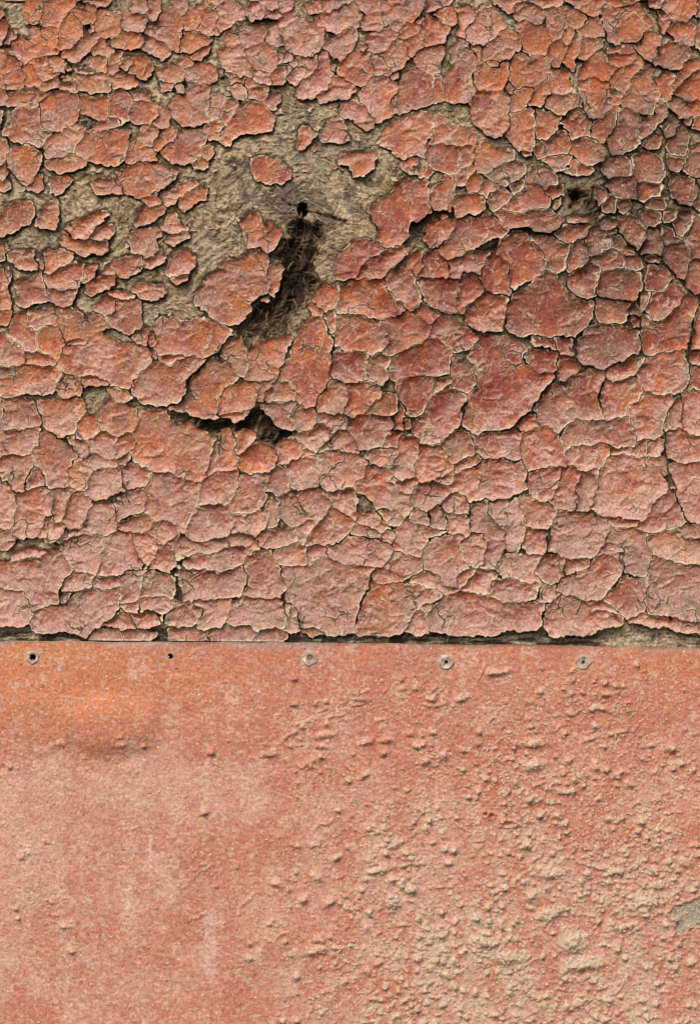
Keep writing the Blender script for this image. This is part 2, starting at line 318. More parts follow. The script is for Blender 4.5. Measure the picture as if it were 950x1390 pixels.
# ------------------------------------------------------------------ flake outlines
# Traced in tiles of 250 x 230 photo pixels, in units of 1/3.8 pixel from each tile's corner.
TILES = {
(0, 0): """0 50 20 60 25 90 10 105 -20 105 -20 45
145 0 205 0 220 60 215 95 175 115 140 110 130 50
235 20 290 10 375 0 378 35 350 75 320 105 290 135 225 130 205 110 225 70
-20 110 25 120 45 160 30 205 0 230 -20 230
45 165 80 160 85 195 50 220 20 225 40 200
170 150 235 165 290 145 305 170 300 215 280 250 290 270 205 290 130 325 115 290 60 275 75 235 120 205 165 205
370 75 400 90 425 150 420 185 380 225 365 255 290 245 320 190 320 130
430 200 480 175 505 205 480 250 430 290 380 315 350 290 330 285 340 260 385 250
505 205 540 220 580 265 560 285 490 285 485 250
390 50 440 55 450 25 480 30 490 70 500 105 470 120 435 115 400 80
460 125 490 125 485 170 460 175
495 75 540 65 600 75 625 95 615 150 610 185 560 190 520 185 490 145 500 105
640 80 670 70 700 90 760 100 750 140 735 170 690 175 650 155 635 125
590 210 610 185 660 180 730 180 735 215 710 245 650 250 600 235
685 30 705 10 760 10 780 40 740 70 700 65
775 15 815 5 825 50 815 100 790 110 770 70
440 0 570 0 560 15 500 30 470 20
905 15 950 5 960 50 930 100 935 180 930 260 885 260 850 230 800 190 770 170 775 140 820 120 860 70
760 215 800 205 830 230 865 245 870 280 840 300 780 280 745 250
0 270 60 300 100 320 110 360 130 385 130 440 80 455 20 450 -20 455 -20 265
120 350 170 335 185 380 220 400 225 430 160 440 130 440 125 400
170 320 210 300 250 320 260 350 300 390 285 415 225 425 190 385
255 310 310 305 335 325 335 365 290 375 265 350
335 345 365 340 375 360 350 375
220 435 300 405 305 435 270 460 225 465
385 345 420 335 475 360 480 375 445 385 390 360
455 320 500 295 555 285 560 330 545 375 510 365 470 345
565 305 625 280 630 310 610 350 590 385 555 375 560 335
625 345 640 300 680 295 685 330 670 360
700 310 740 300 775 340 775 385 740 415 710 400 680 365 710 350
385 390 440 385 570 390 570 440 560 470 480 470 400 460 400 420
320 455 380 430 400 445 395 470 330 470
580 405 640 385 690 410 700 435 660 445 600 455 575 430
50 510 100 475 170 460 200 465 235 500 190 525 170 540 60 540 40 525
140 530 195 525 180 550 150 560
-20 455 20 470 35 520 0 550 -20 550
210 530 260 500 320 485 360 475 395 500 400 550 395 600 370 640 320 665 260 675 215 640 215 590
100 560 150 565 190 560 210 590 215 640 265 685 255 705 215 750 150 740 60 715 20 695 30 675 70 660 75 600
-20 560 20 570 10 610 0 660 -20 660
430 510 500 510 555 505 555 560 535 625 490 605 430 580
570 550 590 500 640 480 680 500 680 560 665 610 620 630 560 595
500 660 545 620 600 605 625 620 590 650 550 675 510 670
690 480 740 475 765 495 760 515 700 515
680 560 710 520 790 535 825 560 830 600 790 620 780 640 700 630 665 605
830 560 870 600 870 650 830 650 790 630
815 370 860 350 930 350 945 400 930 430 850 425 825 400
835 430 890 435 885 460 840 460
330 680 380 650 440 655 440 690 400 745 390 780 340 800 250 830 240 800 240 750 270 710
440 690 490 675 520 690 590 675 660 670 660 730 645 790 640 830 570 850 500 830 460 820 420 800 400 790 410 740
250 830 340 805 390 795 460 820 440 860 370 885 300 890 250 870 240 850
710 710 750 655 800 645 820 680 790 720 780 750 740 755
790 780 800 735 860 680 890 660 915 695 900 730 850 760 800 780
650 800 660 750 720 730 745 760 800 790 800 815 740 830 670 840
45 800 60 760 120 755 210 780 218 830 200 870 170 920 140 955 100 920 60 870
-20 705 30 730 40 780 30 830 0 860 -20 860""",
(233, 0): """80 50 120 40 190 45 235 45 240 80 215 150 210 180 150 170 80 150 65 110
240 45 275 20 310 5 345 30 375 70 370 95 320 115 260 150 235 180 215 175 220 120 245 80
185 0 275 0 250 40 190 40
60 165 110 170 165 180 200 215 150 245 90 265 50 265 50 200
110 290 150 255 190 245 185 270 150 300
40 325 60 300 95 305 100 335 70 350
75 360 140 335 195 345 230 390 220 420 140 430 95 430 90 390
300 190 340 125 400 135 460 150 470 190 460 215 400 235 340 230 280 220
395 70 420 30 450 25 485 60 460 95 420 100
460 10 500 -10 540 -10 550 40 520 55 480 40
555 0 620 0 610 35 580 55 560 40
490 60 550 55 570 80 520 95 480 90
570 90 600 70 640 75 680 115 730 140 770 165 765 200 775 225 740 260 700 285 640 275 590 260 575 220 550 180 550 130
500 150 530 130 550 150 560 190 575 235 540 240 500 210
700 35 740 15 775 30 770 55 710 65
785 20 830 0 920 0 915 20 870 40 820 60 785 45
740 95 800 80 860 60 895 25 940 30 965 80 960 130 900 145 860 165 800 150 770 130
785 240 830 205 880 180 920 150 945 165 940 220 915 280 870 310 830 300 800 270
250 265 310 240 350 245 375 280 390 320 420 360 415 405 350 400 310 370 265 345
375 270 420 240 490 230 540 250 555 290 545 330 500 370 430 365 395 320
550 270 610 285 600 310 560 325 550 300
430 375 500 375 515 400 500 430 450 430 430 405
515 385 560 345 605 350 600 390 570 420 520 425
280 385 340 405 390 415 370 440 310 425
385 425 430 420 450 450 495 455 490 500 470 525 430 510 390 480
305 450 360 445 385 490 380 510 340 510
235 360 265 360 265 395 240 400
480 530 520 490 560 490 550 540 530 560
620 330 680 305 740 300 750 345 720 380 670 420 650 445 620 430 605 400
750 310 790 280 815 320 820 380 810 450 760 490 690 510 650 490 660 430 720 395 755 350
815 320 845 330 840 370 820 365
830 410 880 415 920 440 930 475 900 500 830 510 760 520 750 495 800 470
75 470 110 455 185 465 195 500 190 560 170 580 185 600 190 630 120 640 60 640 10 590 0 550 20 515 85 505
205 490 270 500 265 550 250 590 255 630 220 630 195 600 185 575
170 675 220 630 255 640 260 690 230 720 195 715
335 570 390 530 440 530 500 580 525 615 515 650 470 685 400 690 350 690 310 720 295 750 250 730 250 700 290 640
280 520 330 520 335 560 330 590 290 620 265 640 265 590
55 700 90 675 150 680 180 710 170 750 150 800 115 840 60 845 0 840 -40 810 -50 780 0 740 50 730
150 755 210 760 215 790 190 820 155 800
115 830 140 810 170 825 190 850 180 870 130 865
665 655 700 665 740 690 720 740 695 770 650 765 655 710
790 650 860 605 885 640 920 710 910 720 850 730 780 720
25 445 65 440 65 480 30 480""",
(467, 0): """70 0 180 -5 190 40 195 120 180 150 120 150 85 135 110 100 120 60 90 40
205 20 250 0 310 -5 385 10 395 60 370 90 330 120 300 140 290 120 240 115 195 120 190 80 205 50
285 165 330 120 365 125 385 135 370 175 320 200 290 195
240 120 290 120 300 140 280 170 265 160
370 110 400 85 415 100 400 130 375 125
425 0 490 0 495 40 460 65 430 60
460 75 500 55 550 40 575 70 570 110 535 130 500 115
405 135 430 90 470 100 505 130 530 150 520 195 500 225 450 240 415 235 410 190
490 -10 560 -10 540 10 510 20
315 220 370 185 400 190 410 230 385 260 360 290 330 280 325 240
360 300 400 260 430 250 470 235 510 250 505 280 480 320 475 370 450 385 420 380 380 340
130 200 190 165 235 155 270 185 250 215 220 250 170 270 130 260 125 230
150 300 200 275 245 225 290 210 320 250 320 290 300 340 260 375 220 395 160 390 145 340
240 395 275 380 285 405 265 420 245 415
0 320 30 290 50 270 80 280 125 280 130 330 145 380 130 420 80 445 30 430 0 400 -30 370
80 490 130 440 170 405 220 400 260 430 265 480 240 500 240 540 255 590 190 620 160 620 140 580 100 540
250 500 300 450 300 410 350 360 400 375 440 400 445 440 440 475 470 465 480 395 500 430 505 510 440 530 350 555 260 590 245 540
560 260 600 220 640 240 680 290 670 330 650 370 640 400 655 460 655 490 625 525 570 520 520 510 515 430 545 380 560 340
650 240 700 240 715 265 710 330 690 335 690 290
580 50 630 40 680 65 660 100 630 140 620 200 590 190 595 140
710 40 750 40 780 80 830 130 800 170 760 210 715 240 660 220 630 210 630 150 680 110
800 180 830 150 880 190 900 240 880 275 840 310 790 320 725 315 725 250 770 210
680 345 735 330 740 370 800 345 835 320 845 360 840 430 810 470 720 470 690 460 685 400
735 325 790 325 795 350 750 365
770 0 890 0 850 60 820 40
835 470 850 435 875 450 860 490
655 540 690 495 760 485 810 490 845 520 850 550 830 595 800 620 790 630 830 610 855 615 850 660 810 705 750 690 720 660 665 635 655 590
190 735 235 665 290 635 340 590 400 590 455 610 460 660 430 710 415 760 410 810 360 810 310 815 250 780 215 750
465 620 500 605 560 650 620 675 660 700 670 750 600 740 540 740 440 750 440 710 465 670
430 755 500 745 590 765 600 800 590 855 600 880 540 885 460 870 440 840 420 800
600 770 650 760 655 810 640 850 600 860
690 770 720 745 800 775 860 790 865 820 800 850 760 880 690 885 680 840
0 540 40 530 80 540 130 580 150 620 140 645 110 665 80 640 50 610 0 600 -20 590
0 800 60 790 140 790 160 830 140 870 90 905 50 900 30 860 80 840 100 825 70 825 40 855 0 855 -20 840""",
(700, 0): """-20 40 20 20 90 25 130 60 120 110 90 120 50 100 0 90
10 130 40 105 100 130 150 155 170 220 150 270 100 280 50 280 30 220
145 65 190 45 250 50 260 110 245 150 220 190 190 215 165 180 170 120
260 60 300 60 350 75 370 95 340 125 310 140 260 110
330 155 380 100 430 115 455 170 450 200 400 200 340 190
240 190 270 150 290 165 275 215 250 230
150 265 200 215 240 225 245 280 225 340 195 335 170 300
260 280 285 210 320 190 335 200 320 260 305 330 285 365 255 345 245 310
350 205 400 200 455 205 430 240 400 270 350 305 315 310 335 260
65 0 240 -5 220 25 140 35
260 0 455 0 440 40 410 85 370 90 330 50
465 0 640 -10 600 10 520 30 475 20
450 50 520 40 590 30 630 30 640 60 680 100 690 130 650 155 600 160 640 175 640 200 580 205 520 215 480 210 465 160 445 110
640 180 690 165 730 190 735 220 700 240 715 280 700 315 660 290 620 250 650 225
760 30 790 0 910 -10 920 60 880 95 810 105 770 90
735 80 780 95 790 130 760 170 745 140
790 130 860 120 910 125 920 190 900 235 860 230 820 200 790 170
750 265 800 230 880 245 890 280 850 320 810 355 780 340 720 330 715 310 760 290
695 0 750 0 730 40 700 30
340 360 370 310 420 280 470 290 460 330 510 360 470 410 400 405 330 400
470 290 520 285 600 290 590 330 540 355 500 350 480 330
500 255 580 240 590 275 520 280 460 280
480 420 520 360 590 340 630 315 650 350 600 390 580 440 550 475 500 470 480 460
560 490 590 430 610 390 670 350 690 370 690 430 715 480 710 530 680 585 610 570 560 540 545 520
340 420 400 405 480 425 480 470 540 480 540 510 500 550 440 600 390 620 360 590 350 550 330 480
180 390 240 360 265 380 265 440 280 480 230 490 180 470 170 430
0 290 50 290 65 320 110 300 160 320 165 370 130 410 90 440 30 455 0 455 -25 420 -20 330
-30 460 70 460 90 470 60 540 30 570 0 575 -20 560
90 460 160 420 180 470 160 520 120 545 70 545
160 510 220 490 290 480 340 550 290 570 245 600 190 580 150 560
100 560 140 575 190 585 240 605 215 655 180 710 110 720 100 650
-25 600 40 580 90 575 95 640 100 720 80 775 40 780 0 760 -40 700
230 650 260 600 320 565 345 600 385 635 385 700 340 715 280 710 250 670
105 745 150 725 200 700 240 665 270 680 270 750 240 790 180 800 120 810 95 780
290 730 350 715 410 730 435 780 430 820 390 855 330 840 310 800 285 780
400 650 440 610 510 560 525 580 510 640 490 690 460 730 420 720 395 690
530 590 560 565 620 600 635 650 625 740 590 770 520 795 480 770 470 735 500 690 520 640
640 660 680 620 720 590 740 520 765 560 760 600 720 640 680 690 630 710
735 410 780 385 810 400 810 450 770 510 735 470
810 440 830 390 880 330 950 305 990 300 990 340 950 345 900 370 850 430
820 480 870 420 920 370 960 355 990 350 990 490 960 490 900 530 850 520
780 525 830 510 890 545 960 520 990 520 990 590 880 610 840 610 800 570
655 750 690 710 730 720 730 760 670 760
780 740 820 670 850 650 870 700 880 740 870 800 830 810 780 790 775 760
780 795 870 815 870 850 840 885 800 870 780 830
860 625 900 610 900 650 870 650
910 660 930 610 970 600 970 670
150 825 230 795 270 810 265 870 200 880
275 835 330 840 385 860 395 885 350 905 280 895 260 880
940 0 990 0 990 100 930 80 930 30
940 120 990 110 990 280 930 230 930 180
30 785 75 790 75 815 40 815
760 660 800 630 830 650 810 690 770 700""",
(0, 213): """-20 45 30 45 40 90 20 120 -20 115
-20 125 45 125 50 155 20 170 -20 165
145 165 170 125 215 100 220 150 190 180
260 135 290 105 350 110 365 130 330 180 300 190 270 170
475 150 510 120 570 120 600 135 640 165 640 190 580 180 540 200 500 195
615 75 680 55 750 40 850 50 920 75 900 110 850 150 800 180 790 210 740 210 650 190 640 140 615 110
740 215 790 210 810 190 820 245 780 250
850 200 890 175 950 135 1000 118 1015 140 985 160 945 185 905 210 890 245 855 250
930 260 930 220 975 180 1015 165 1050 165 1060 210 1015 225 965 270 945 280
30 260 90 245 165 240 170 300 160 335 110 360 70 390 20 410 -20 410 -20 350 20 310
200 300 240 250 290 215 305 240 305 330 295 370 270 380 200 350
350 370 400 340 460 310 520 280 565 285 540 320 490 370 465 410 440 430 370 420
470 400 510 375 590 360 600 390 560 425 500 435 470 425
310 430 340 385 370 425 470 435 550 450 555 490 500 505 430 510 390 490 330 465
695 340 720 280 770 260 850 260 850 290 810 320 780 340 710 355
845 370 880 310 905 295 935 345 970 385 930 395 870 390
850 440 900 405 960 395 975 410 930 440 890 460
660 430 690 390 760 380 820 370 825 400 790 430 810 480 790 520 740 510 690 490
740 540 780 505 830 490 850 510 840 540 800 560 750 570
580 560 600 540 660 510 720 525 735 550 720 590 650 620 600 615 590 590
540 600 570 570 595 585 590 620 550 620
455 660 510 630 590 620 590 650 540 680 480 710 460 700
240 490 320 480 370 495 375 540 320 575 240 600 235 550
245 610 320 580 390 545 440 560 450 600 430 650 380 680 320 690 260 670 240 640
440 570 490 565 485 620 450 650 410 650 430 610
245 690 330 685 400 690 380 730 365 770 290 765 255 735
-20 445 30 455 50 480 30 530 -20 535
45 500 100 490 185 490 190 540 190 580 140 590 90 565 60 530
190 520 225 520 225 580 195 570
95 660 130 640 220 600 235 640 240 740 160 750 120 770 95 765 100 720
-20 570 40 565 60 600 50 680 65 760 50 785 -20 790
-20 795 55 795 50 830 20 850 -20 850
690 670 750 655 830 670 850 690 830 720 780 735 710 730 690 700
570 695 640 690 690 710 690 735 640 740 580 715
490 775 560 730 610 745 600 780 570 810 520 800
600 790 620 745 690 735 720 755 725 830 720 890 680 915 620 890 580 860 560 820 590 820
865 600 885 520 920 490 970 490 1010 520 1005 555 965 600 920 635 885 620
890 630 965 610 965 640 945 660 915 655""",
(233, 213): """400 20 480 5 540 10 580 40 615 70 610 110 560 130 490 130 430 100 420 60
305 30 330 20 330 45 310 45
365 340 390 310 440 300 460 340 470 370 505 370 510 345 545 370 555 410 530 450 500 490 470 480 450 465 400 465 385 420 375 380
130 710 170 650 220 600 270 550 330 530 400 500 415 480 490 510 500 530 490 600 505 690 450 720 410 750 400 800 350 850 310 865 260 850 190 800 140 770 125 760
500 560 545 560 570 580 555 630 545 680 525 720 510 700 505 640
735 700 760 660 800 655 860 690 865 740 840 780 790 795 750 765 735 730
710 780 730 765 770 795 770 815 725 815""",
(467, 213): """300 30 340 10 400 15 430 50 445 85 430 105 395 105 380 80 340 75 310 60
135 275 180 235 240 200 270 140 310 115 370 130 410 125 420 160 440 240 440 280 400 310 340 320 330 350 320 400 290 430 220 475 200 460 185 430 185 370 150 310
440 210 470 165 510 140 525 100 560 95 560 170 565 200 555 275 500 270 445 260
570 90 600 70 660 65 640 110 620 130 590 130
640 170 645 115 680 105 715 130 715 170 690 190 640 185
715 150 750 135 790 160 760 180 735 210 700 190
570 240 600 210 660 205 725 220 720 260 690 300 640 290 600 305 565 290
745 250 760 195 810 170 850 180 850 210 810 250 775 275
740 100 790 65 860 25 930 55 920 90 880 140 840 160 800 140
840 155 890 145 920 130 915 165 880 185 850 175
490 315 520 295 550 315 520 325
420 430 435 360 480 325 540 320 580 345 560 385 530 420 490 435 440 455
485 480 530 430 570 395 590 340 650 330 740 310 780 340 830 375 800 405 740 425 690 460 620 480 560 520 510 530 490 510
60 600 100 550 180 510 270 465 325 465 320 500 290 530 240 560 220 620 170 635 120 620 65 625
-50 545 0 490 50 450 120 435 170 450 205 485 130 530 100 550 60 620 0 620 -40 620
330 570 350 520 400 495 410 570 390 600 350 600
400 510 460 485 510 530 550 600 520 625 460 625 390 620 370 630 400 590 415 570
530 550 600 525 660 500 740 510 730 560 700 600 640 600 600 600 590 625 555 620 550 580
710 590 740 530 760 505 800 520 840 560 850 640 855 720 790 715 730 690 710 640
370 640 460 640 530 635 570 640 590 690 580 740 580 790 520 790 460 770 420 740 400 690
590 650 620 605 670 620 700 650 720 690 680 730 640 760 610 795 580 770 580 700
220 640 240 590 290 580 340 600 365 640 380 690 395 730 370 770 340 775 300 745 250 730 230 690
-40 760 -30 700 40 660 120 640 200 640 225 690 255 730 275 780 240 820 190 830 130 830 80 805 0 805 -45 790
260 745 310 770 310 790 270 800
630 790 680 740 730 700 780 720 850 730 860 760 830 800 810 850 800 895 730 900 660 890 640 850
385 780 430 780 480 820 440 850 400 830""",
(700, 213): """-60 270 -20 230 40 180 65 110 110 150 160 200 165 240 130 265 60 270 0 280
-100 290 -60 285 0 295 80 275 180 275 220 330 220 370 170 390 120 385 80 360 0 355 -60 360 -80 320
-80 440 -60 415 0 395 50 400 60 430 130 480 150 540 145 580 90 620 0 660 -20 675 -40 620 -45 560 -80 510
-45 780 -20 720 60 690 150 595 190 610 205 645 240 680 250 710 380 745 390 770 370 840 345 900 300 940 260 925 180 915 60 925 0 920 -45 890 -30 820
445 70 460 20 500 0 580 10 600 50 595 90 540 100 460 100
590 10 640 -10 700 -5 740 30 760 80 740 125 690 120 640 125 615 100 605 50
870 60 880 10 900 -30 960 -50 990 -50 990 110 920 95 860 80
75 90 120 60 160 70 210 115 210 140 160 155 120 140
165 180 200 150 240 150 240 190 190 205
190 260 205 215 230 215 225 250 200 275
470 150 500 110 600 100 615 170 610 215 560 220 520 195 490 170
620 140 680 130 740 150 735 185 700 200 650 225 625 215
670 240 700 210 750 220 755 260 720 280 680 270
405 160 440 165 465 200 460 240 430 240 410 200
450 290 460 220 500 200 520 240 525 290 500 305 455 300
520 240 570 235 575 260 560 290 530 290
270 325 300 300 350 310 355 335 320 345 275 340
200 405 270 350 350 350 385 370 340 400 290 435 230 435
420 345 440 305 510 315 525 350 510 375 450 375
450 380 520 380 520 405 470 405
525 320 570 300 620 340 655 380 650 440 620 475 590 460 550 410 520 370
640 310 660 275 720 270 750 300 740 340 690 355 655 355
755 295 820 285 820 320 760 335
820 300 890 290 905 330 880 390 850 420 810 400 805 360
865 430 890 370 920 310 970 330 990 330 990 510 910 510 890 450
790 110 850 100 920 110 930 170 900 240 840 240 800 210 790 160
940 120 990 130 990 290 950 280 920 230 940 170
360 430 390 380 420 370 480 410 485 460 430 490 380 505 375 460
490 420 530 410 570 470 610 500 570 520 530 490 490 470
400 530 440 490 490 475 540 500 560 550 540 580 440 580
560 510 610 500 640 530 640 590 570 590 555 560
655 460 680 400 740 380 740 420 760 450 740 500 700 510 660 500
745 380 800 360 810 400 860 430 830 440 780 450 750 410
760 490 770 460 870 440 890 480 890 560 870 640 830 620 790 570 740 540
670 520 720 510 745 545 680 555
870 640 900 540 990 520 990 690 920 700 890 670
670 640 680 565 750 560 810 620 780 650 760 685 700 695 670 690
430 620 450 590 550 590 640 600 640 660 620 735 570 740 470 725 425 700
80 430 140 430 210 445 270 460 260 500 240 550 250 570 210 585 160 575 155 530 130 490
250 560 260 510 310 440 345 445 370 500 360 540 310 570 270 585
280 610 330 570 380 555 430 590 415 650 405 720 360 735 310 720 280 670
415 800 430 740 520 740 580 760 580 820 520 850 460 855 420 835
580 780 630 770 635 815 585 820
675 790 700 710 770 690 810 645 850 700 840 750 790 800 750 840 710 855 680 830
640 730 690 700 680 760 640 780 635 750""",
(0, 427): """45 85 75 30 110 0 145 0 150 60 190 80 195 185 150 175 100 130 60 105
150 -20 160 -15 270 -25 295 10 295 55 230 60 195 85 150 60
300 -20 370 -30 440 10 550 20 560 60 500 90 460 125 390 120 345 145 330 110 305 60
700 90 740 70 780 90 765 130 750 160 710 140 690 110
775 90 805 90 805 160 780 165 765 140
200 120 215 70 260 55 300 70 325 110 325 160 300 215 260 200 215 180
-20 110 30 115 80 150 120 190 135 240 100 265 40 270 0 260 -20 250
130 200 195 195 250 215 285 245 240 265 150 255
350 160 400 130 460 130 430 160 380 165
300 230 330 180 400 160 480 130 520 100 580 130 640 165 700 150 760 180 780 210 770 250 720 290 690 340 665 370 600 370 560 345 480 320 410 320 350 290 310 265
780 180 815 190 820 220 800 230
410 335 480 320 530 335 560 350 500 355 430 355
-20 290 40 270 130 265 240 270 300 280 330 330 250 400 150 405 60 415 -20 410
320 320 370 320 410 345 425 380 410 410 360 420 325 410 300 390
565 375 610 375 680 400 700 430 650 445 600 430
665 405 700 335 760 285 810 255 870 262 940 235 1040 230 1065 240 1000 310 965 355 955 420 930 450 860 460 760 465 700 440
820 215 885 210 950 222 890 245 840 245
25 440 90 440 180 450 210 500 220 560 190 575 120 585 30 585 25 520
25 600 110 590 200 590 205 640 180 690 150 715 70 715 40 690
-20 430 15 430 15 600 30 690 40 715 0 735 -20 735
200 460 300 450 430 455 440 500 410 540 400 590 350 620 310 630 260 590 230 560 215 490
440 520 500 540 520 580 500 610 450 640 400 640 390 600 410 550
530 490 580 440 620 465 690 495 720 530 710 590 690 610 600 620 520 580 515 540
470 650 530 610 590 620 600 680 580 740 550 745 490 710 465 690
605 630 690 615 715 655 690 690 640 720 580 740 600 690
205 620 250 610 300 640 370 680 400 710 380 760 345 800 345 880 330 900 300 890 250 880 220 800 190 780 170 720 200 670
0 790 50 735 110 725 165 740 170 790 140 850 130 900 90 920 60 890 20 850
135 870 160 810 195 795 230 830 240 880 170 900 130 900
360 640 430 650 470 700 440 730 400 700
350 790 400 750 470 760 480 800 450 890 370 890 345 860
485 795 560 795 620 800 640 850 640 900 560 930 480 945 450 910 465 850
440 740 500 720 550 750 600 760 600 790 520 785 470 780
620 760 680 725 690 740 660 770 620 775
630 790 680 770 740 795 775 820 770 880 740 900 690 890 640 880
730 510 790 505 860 505 880 550 945 575 1000 565 1045 600 1075 630 1115 650 1095 710 1070 760 1065 820 1040 865 1015 868 970 850 900 815 840 790 770 800 720 770 680 740 690 700 715 660 705 620 725 560""",
(233, 427): """-80 70 -50 15 0 25 100 35 170 20 230 40 310 70 280 150 250 185 200 200 160 235 120 215 60 205 -30 205 -80 200
270 185 320 120 345 115 365 160 390 200 395 250 380 310 330 290 290 250 265 220
70 400 100 340 160 280 220 235 260 225 290 260 330 320 280 380 245 410 240 520 180 525 100 505 20 485 0 480 50 465 70 430
250 430 280 390 330 370 380 340 430 345 440 400 430 460 390 500 300 510 240 510
265 515 330 505 400 500 370 525 320 540
390 190 450 150 530 130 610 110 610 150 580 200 560 260 540 330 490 350 430 345 385 320 395 250
430 350 495 345 530 340 500 385 470 400 465 445 445 415
680 50 720 25 780 10 800 60 820 110 830 150 815 240 800 300 815 340 770 400 745 470 720 480 670 470 645 450 635 390 610 340 555 335 560 270 620 230 625 160 660 120
490 390 540 350 610 345 640 400 640 450 590 440 540 440 505 450
475 470 510 465 540 445 640 460 640 510 600 540 630 580 570 585 540 550 500 510
600 500 650 470 720 485 745 510 745 560 710 600 660 600 630 570
785 -5 830 -20 850 0 850 60 825 95 800 50
820 280 830 190 855 165 890 200 990 200 1010 240 990 330 900 335 850 345 815 310
765 450 790 390 830 350 870 355 920 390 940 420 930 470 870 510 830 510 750 500
730 600 745 570 790 560 820 590 810 640 745 700 700 680 640 630 650 610 700 605
750 540 790 515 840 520 890 530 890 590 830 610 815 580 790 560 750 560
830 620 900 610 940 660 950 700 880 700 800 690 750 700 810 645
550 690 580 645 620 640 660 670 670 710 620 750 590 785 550 760
670 680 720 700 730 720 680 730
330 620 380 600 420 610 420 660 380 680 345 720 330 680
265 605 285 600 330 640 325 700 345 760 330 790 290 790 240 800 185 810 200 740 235 660 280 675
345 730 400 680 430 660 500 680 530 720 530 770 500 810 420 810 370 795 345 770
505 850 540 800 575 790 605 840 595 900 560 920 500 890
590 790 635 745 720 735 760 730 770 800 740 880 680 900 620 890 600 840
760 730 830 715 920 725 985 745 1000 790 990 850 930 880 800 900 770 850""",
(467, 427): """-40 10 0 0 80 20 130 30 190 40 215 90 235 130 220 160 170 185 140 195 60 185 0 190 -50 180 -50 100
210 30 300 20 340 -5 370 5 400 30 440 70 420 120 400 145 320 165 270 195 220 205 200 200 245 150 230 120
455 90 480 30 520 20 580 50 640 75 690 115 670 160 620 180 580 180 530 150 470 115
125 230 180 200 230 230 215 290 190 355 110 330 115 270
0 400 30 370 100 345 180 370 195 400 150 460 100 510 50 520 0 490 -30 440
235 250 250 220 320 190 400 160 430 125 480 140 540 180 550 220 540 300 500 310 420 305 350 320 290 335 240 320 230 280
275 345 350 325 410 310 450 340 445 400 430 460 400 500 350 530 325 500 315 460 290 420
460 400 465 330 490 315 540 320 545 340 510 390 470 400
560 230 640 230 660 280 660 350 640 400 620 410 580 390 550 350 555 280
650 215 685 155 740 115 840 130 900 155 930 190 925 235 985 295 1085 300 1070 345 1000 420 945 490 890 560 840 580 740 600 680 620 640 600 620 560 640 520 640 430 690 380 690 340 665 260
350 570 400 530 440 470 480 410 540 370 610 410 620 440 595 490 590 570 550 610 500 660 490 685 390 660 350 620
100 510 160 450 210 410 260 420 280 460 270 520 250 530 200 510 140 520
20 570 90 520 140 525 240 520 250 600 210 640 205 690 130 700 70 680 40 620
270 530 290 460 315 480 310 560 315 600 260 600 260 560
315 540 345 540 340 590 320 600
215 620 260 605 290 620 270 690 215 690
290 650 340 630 380 650 380 710 350 790 360 840 270 850 250 830 240 800 290 720
110 740 130 710 250 690 285 720 260 750 240 790 200 790 150 770
390 690 420 670 500 690 530 740 555 780 510 830 470 850 400 870 370 830 385 770
500 665 560 610 590 590 640 610 660 650 680 690 640 730 580 755 550 750 520 700
570 780 640 740 690 710 710 740 640 790 580 810 560 800
480 860 550 810 570 810 560 850 520 880
665 630 740 615 850 600 920 610 920 670 890 755 840 750 780 735 720 735 680 690""",
(700, 427): """40 220 80 190 160 175 210 200 200 260 200 310 130 305 70 270
60 115 130 120 200 150 215 200 170 175 110 165
200 140 290 130 295 210 230 210
0 580 60 510 90 515 120 575 60 590 10 590
20 620 90 600 185 590 215 640 240 710 250 775 150 790 60 790 35 740 15 700
640 60 650 15 680 5 720 45 780 35 800 0 850 -50 870 -85 930 -75 920 -20 910 40 900 90 880 175 820 185 760 180 690 210 655 200 640 150
915 60 930 -30 990 -40 990 160 900 180 885 150
300 170 310 130 370 70 430 60 500 60 570 80 615 90 620 150 610 200 550 220 500 260 460 285 390 260 330 250 305 220
585 20 630 20 625 70 590 65
890 230 910 190 990 180 990 270 900 255
900 270 990 285 990 380 900 370 890 320
470 290 530 260 590 225 650 240 640 270 590 310 520 335 465 335
640 260 690 230 760 200 860 195 880 250 885 330 860 390 780 400 720 405 660 390 640 340
110 470 170 390 200 350 240 360 300 320 360 300 440 300 440 340 415 400 420 460 450 540 370 545 310 535 250 560 210 600 190 575 120 560 90 490
210 280 225 220 290 225 325 270 300 300 250 340 210 340
430 440 440 380 460 345 540 345 590 320 640 360 645 400 630 440 580 460 575 500 550 530 460 545 445 500
580 480 640 440 680 405 780 415 800 455 770 520 750 600 740 625 630 640 610 600
770 590 780 510 820 450 840 460 845 580 800 590
860 430 880 390 990 400 990 620 910 620 860 590
780 660 790 600 830 590 880 620 960 640 990 645 990 750 880 760 790 745 770 700
230 650 270 580 310 545 400 560 460 555 560 530 590 580 615 640 600 680 560 690 470 660 430 650 390 660 360 670 300 670 250 690
255 710 300 685 380 680 420 660 480 680 480 730 450 770 420 800 340 810 280 770
480 670 550 690 590 695 610 670 660 660 680 690 660 730 580 715 500 715
680 660 750 640 760 700 700 740 665 740
670 745 750 720 770 780 790 870 720 790 680 770""",
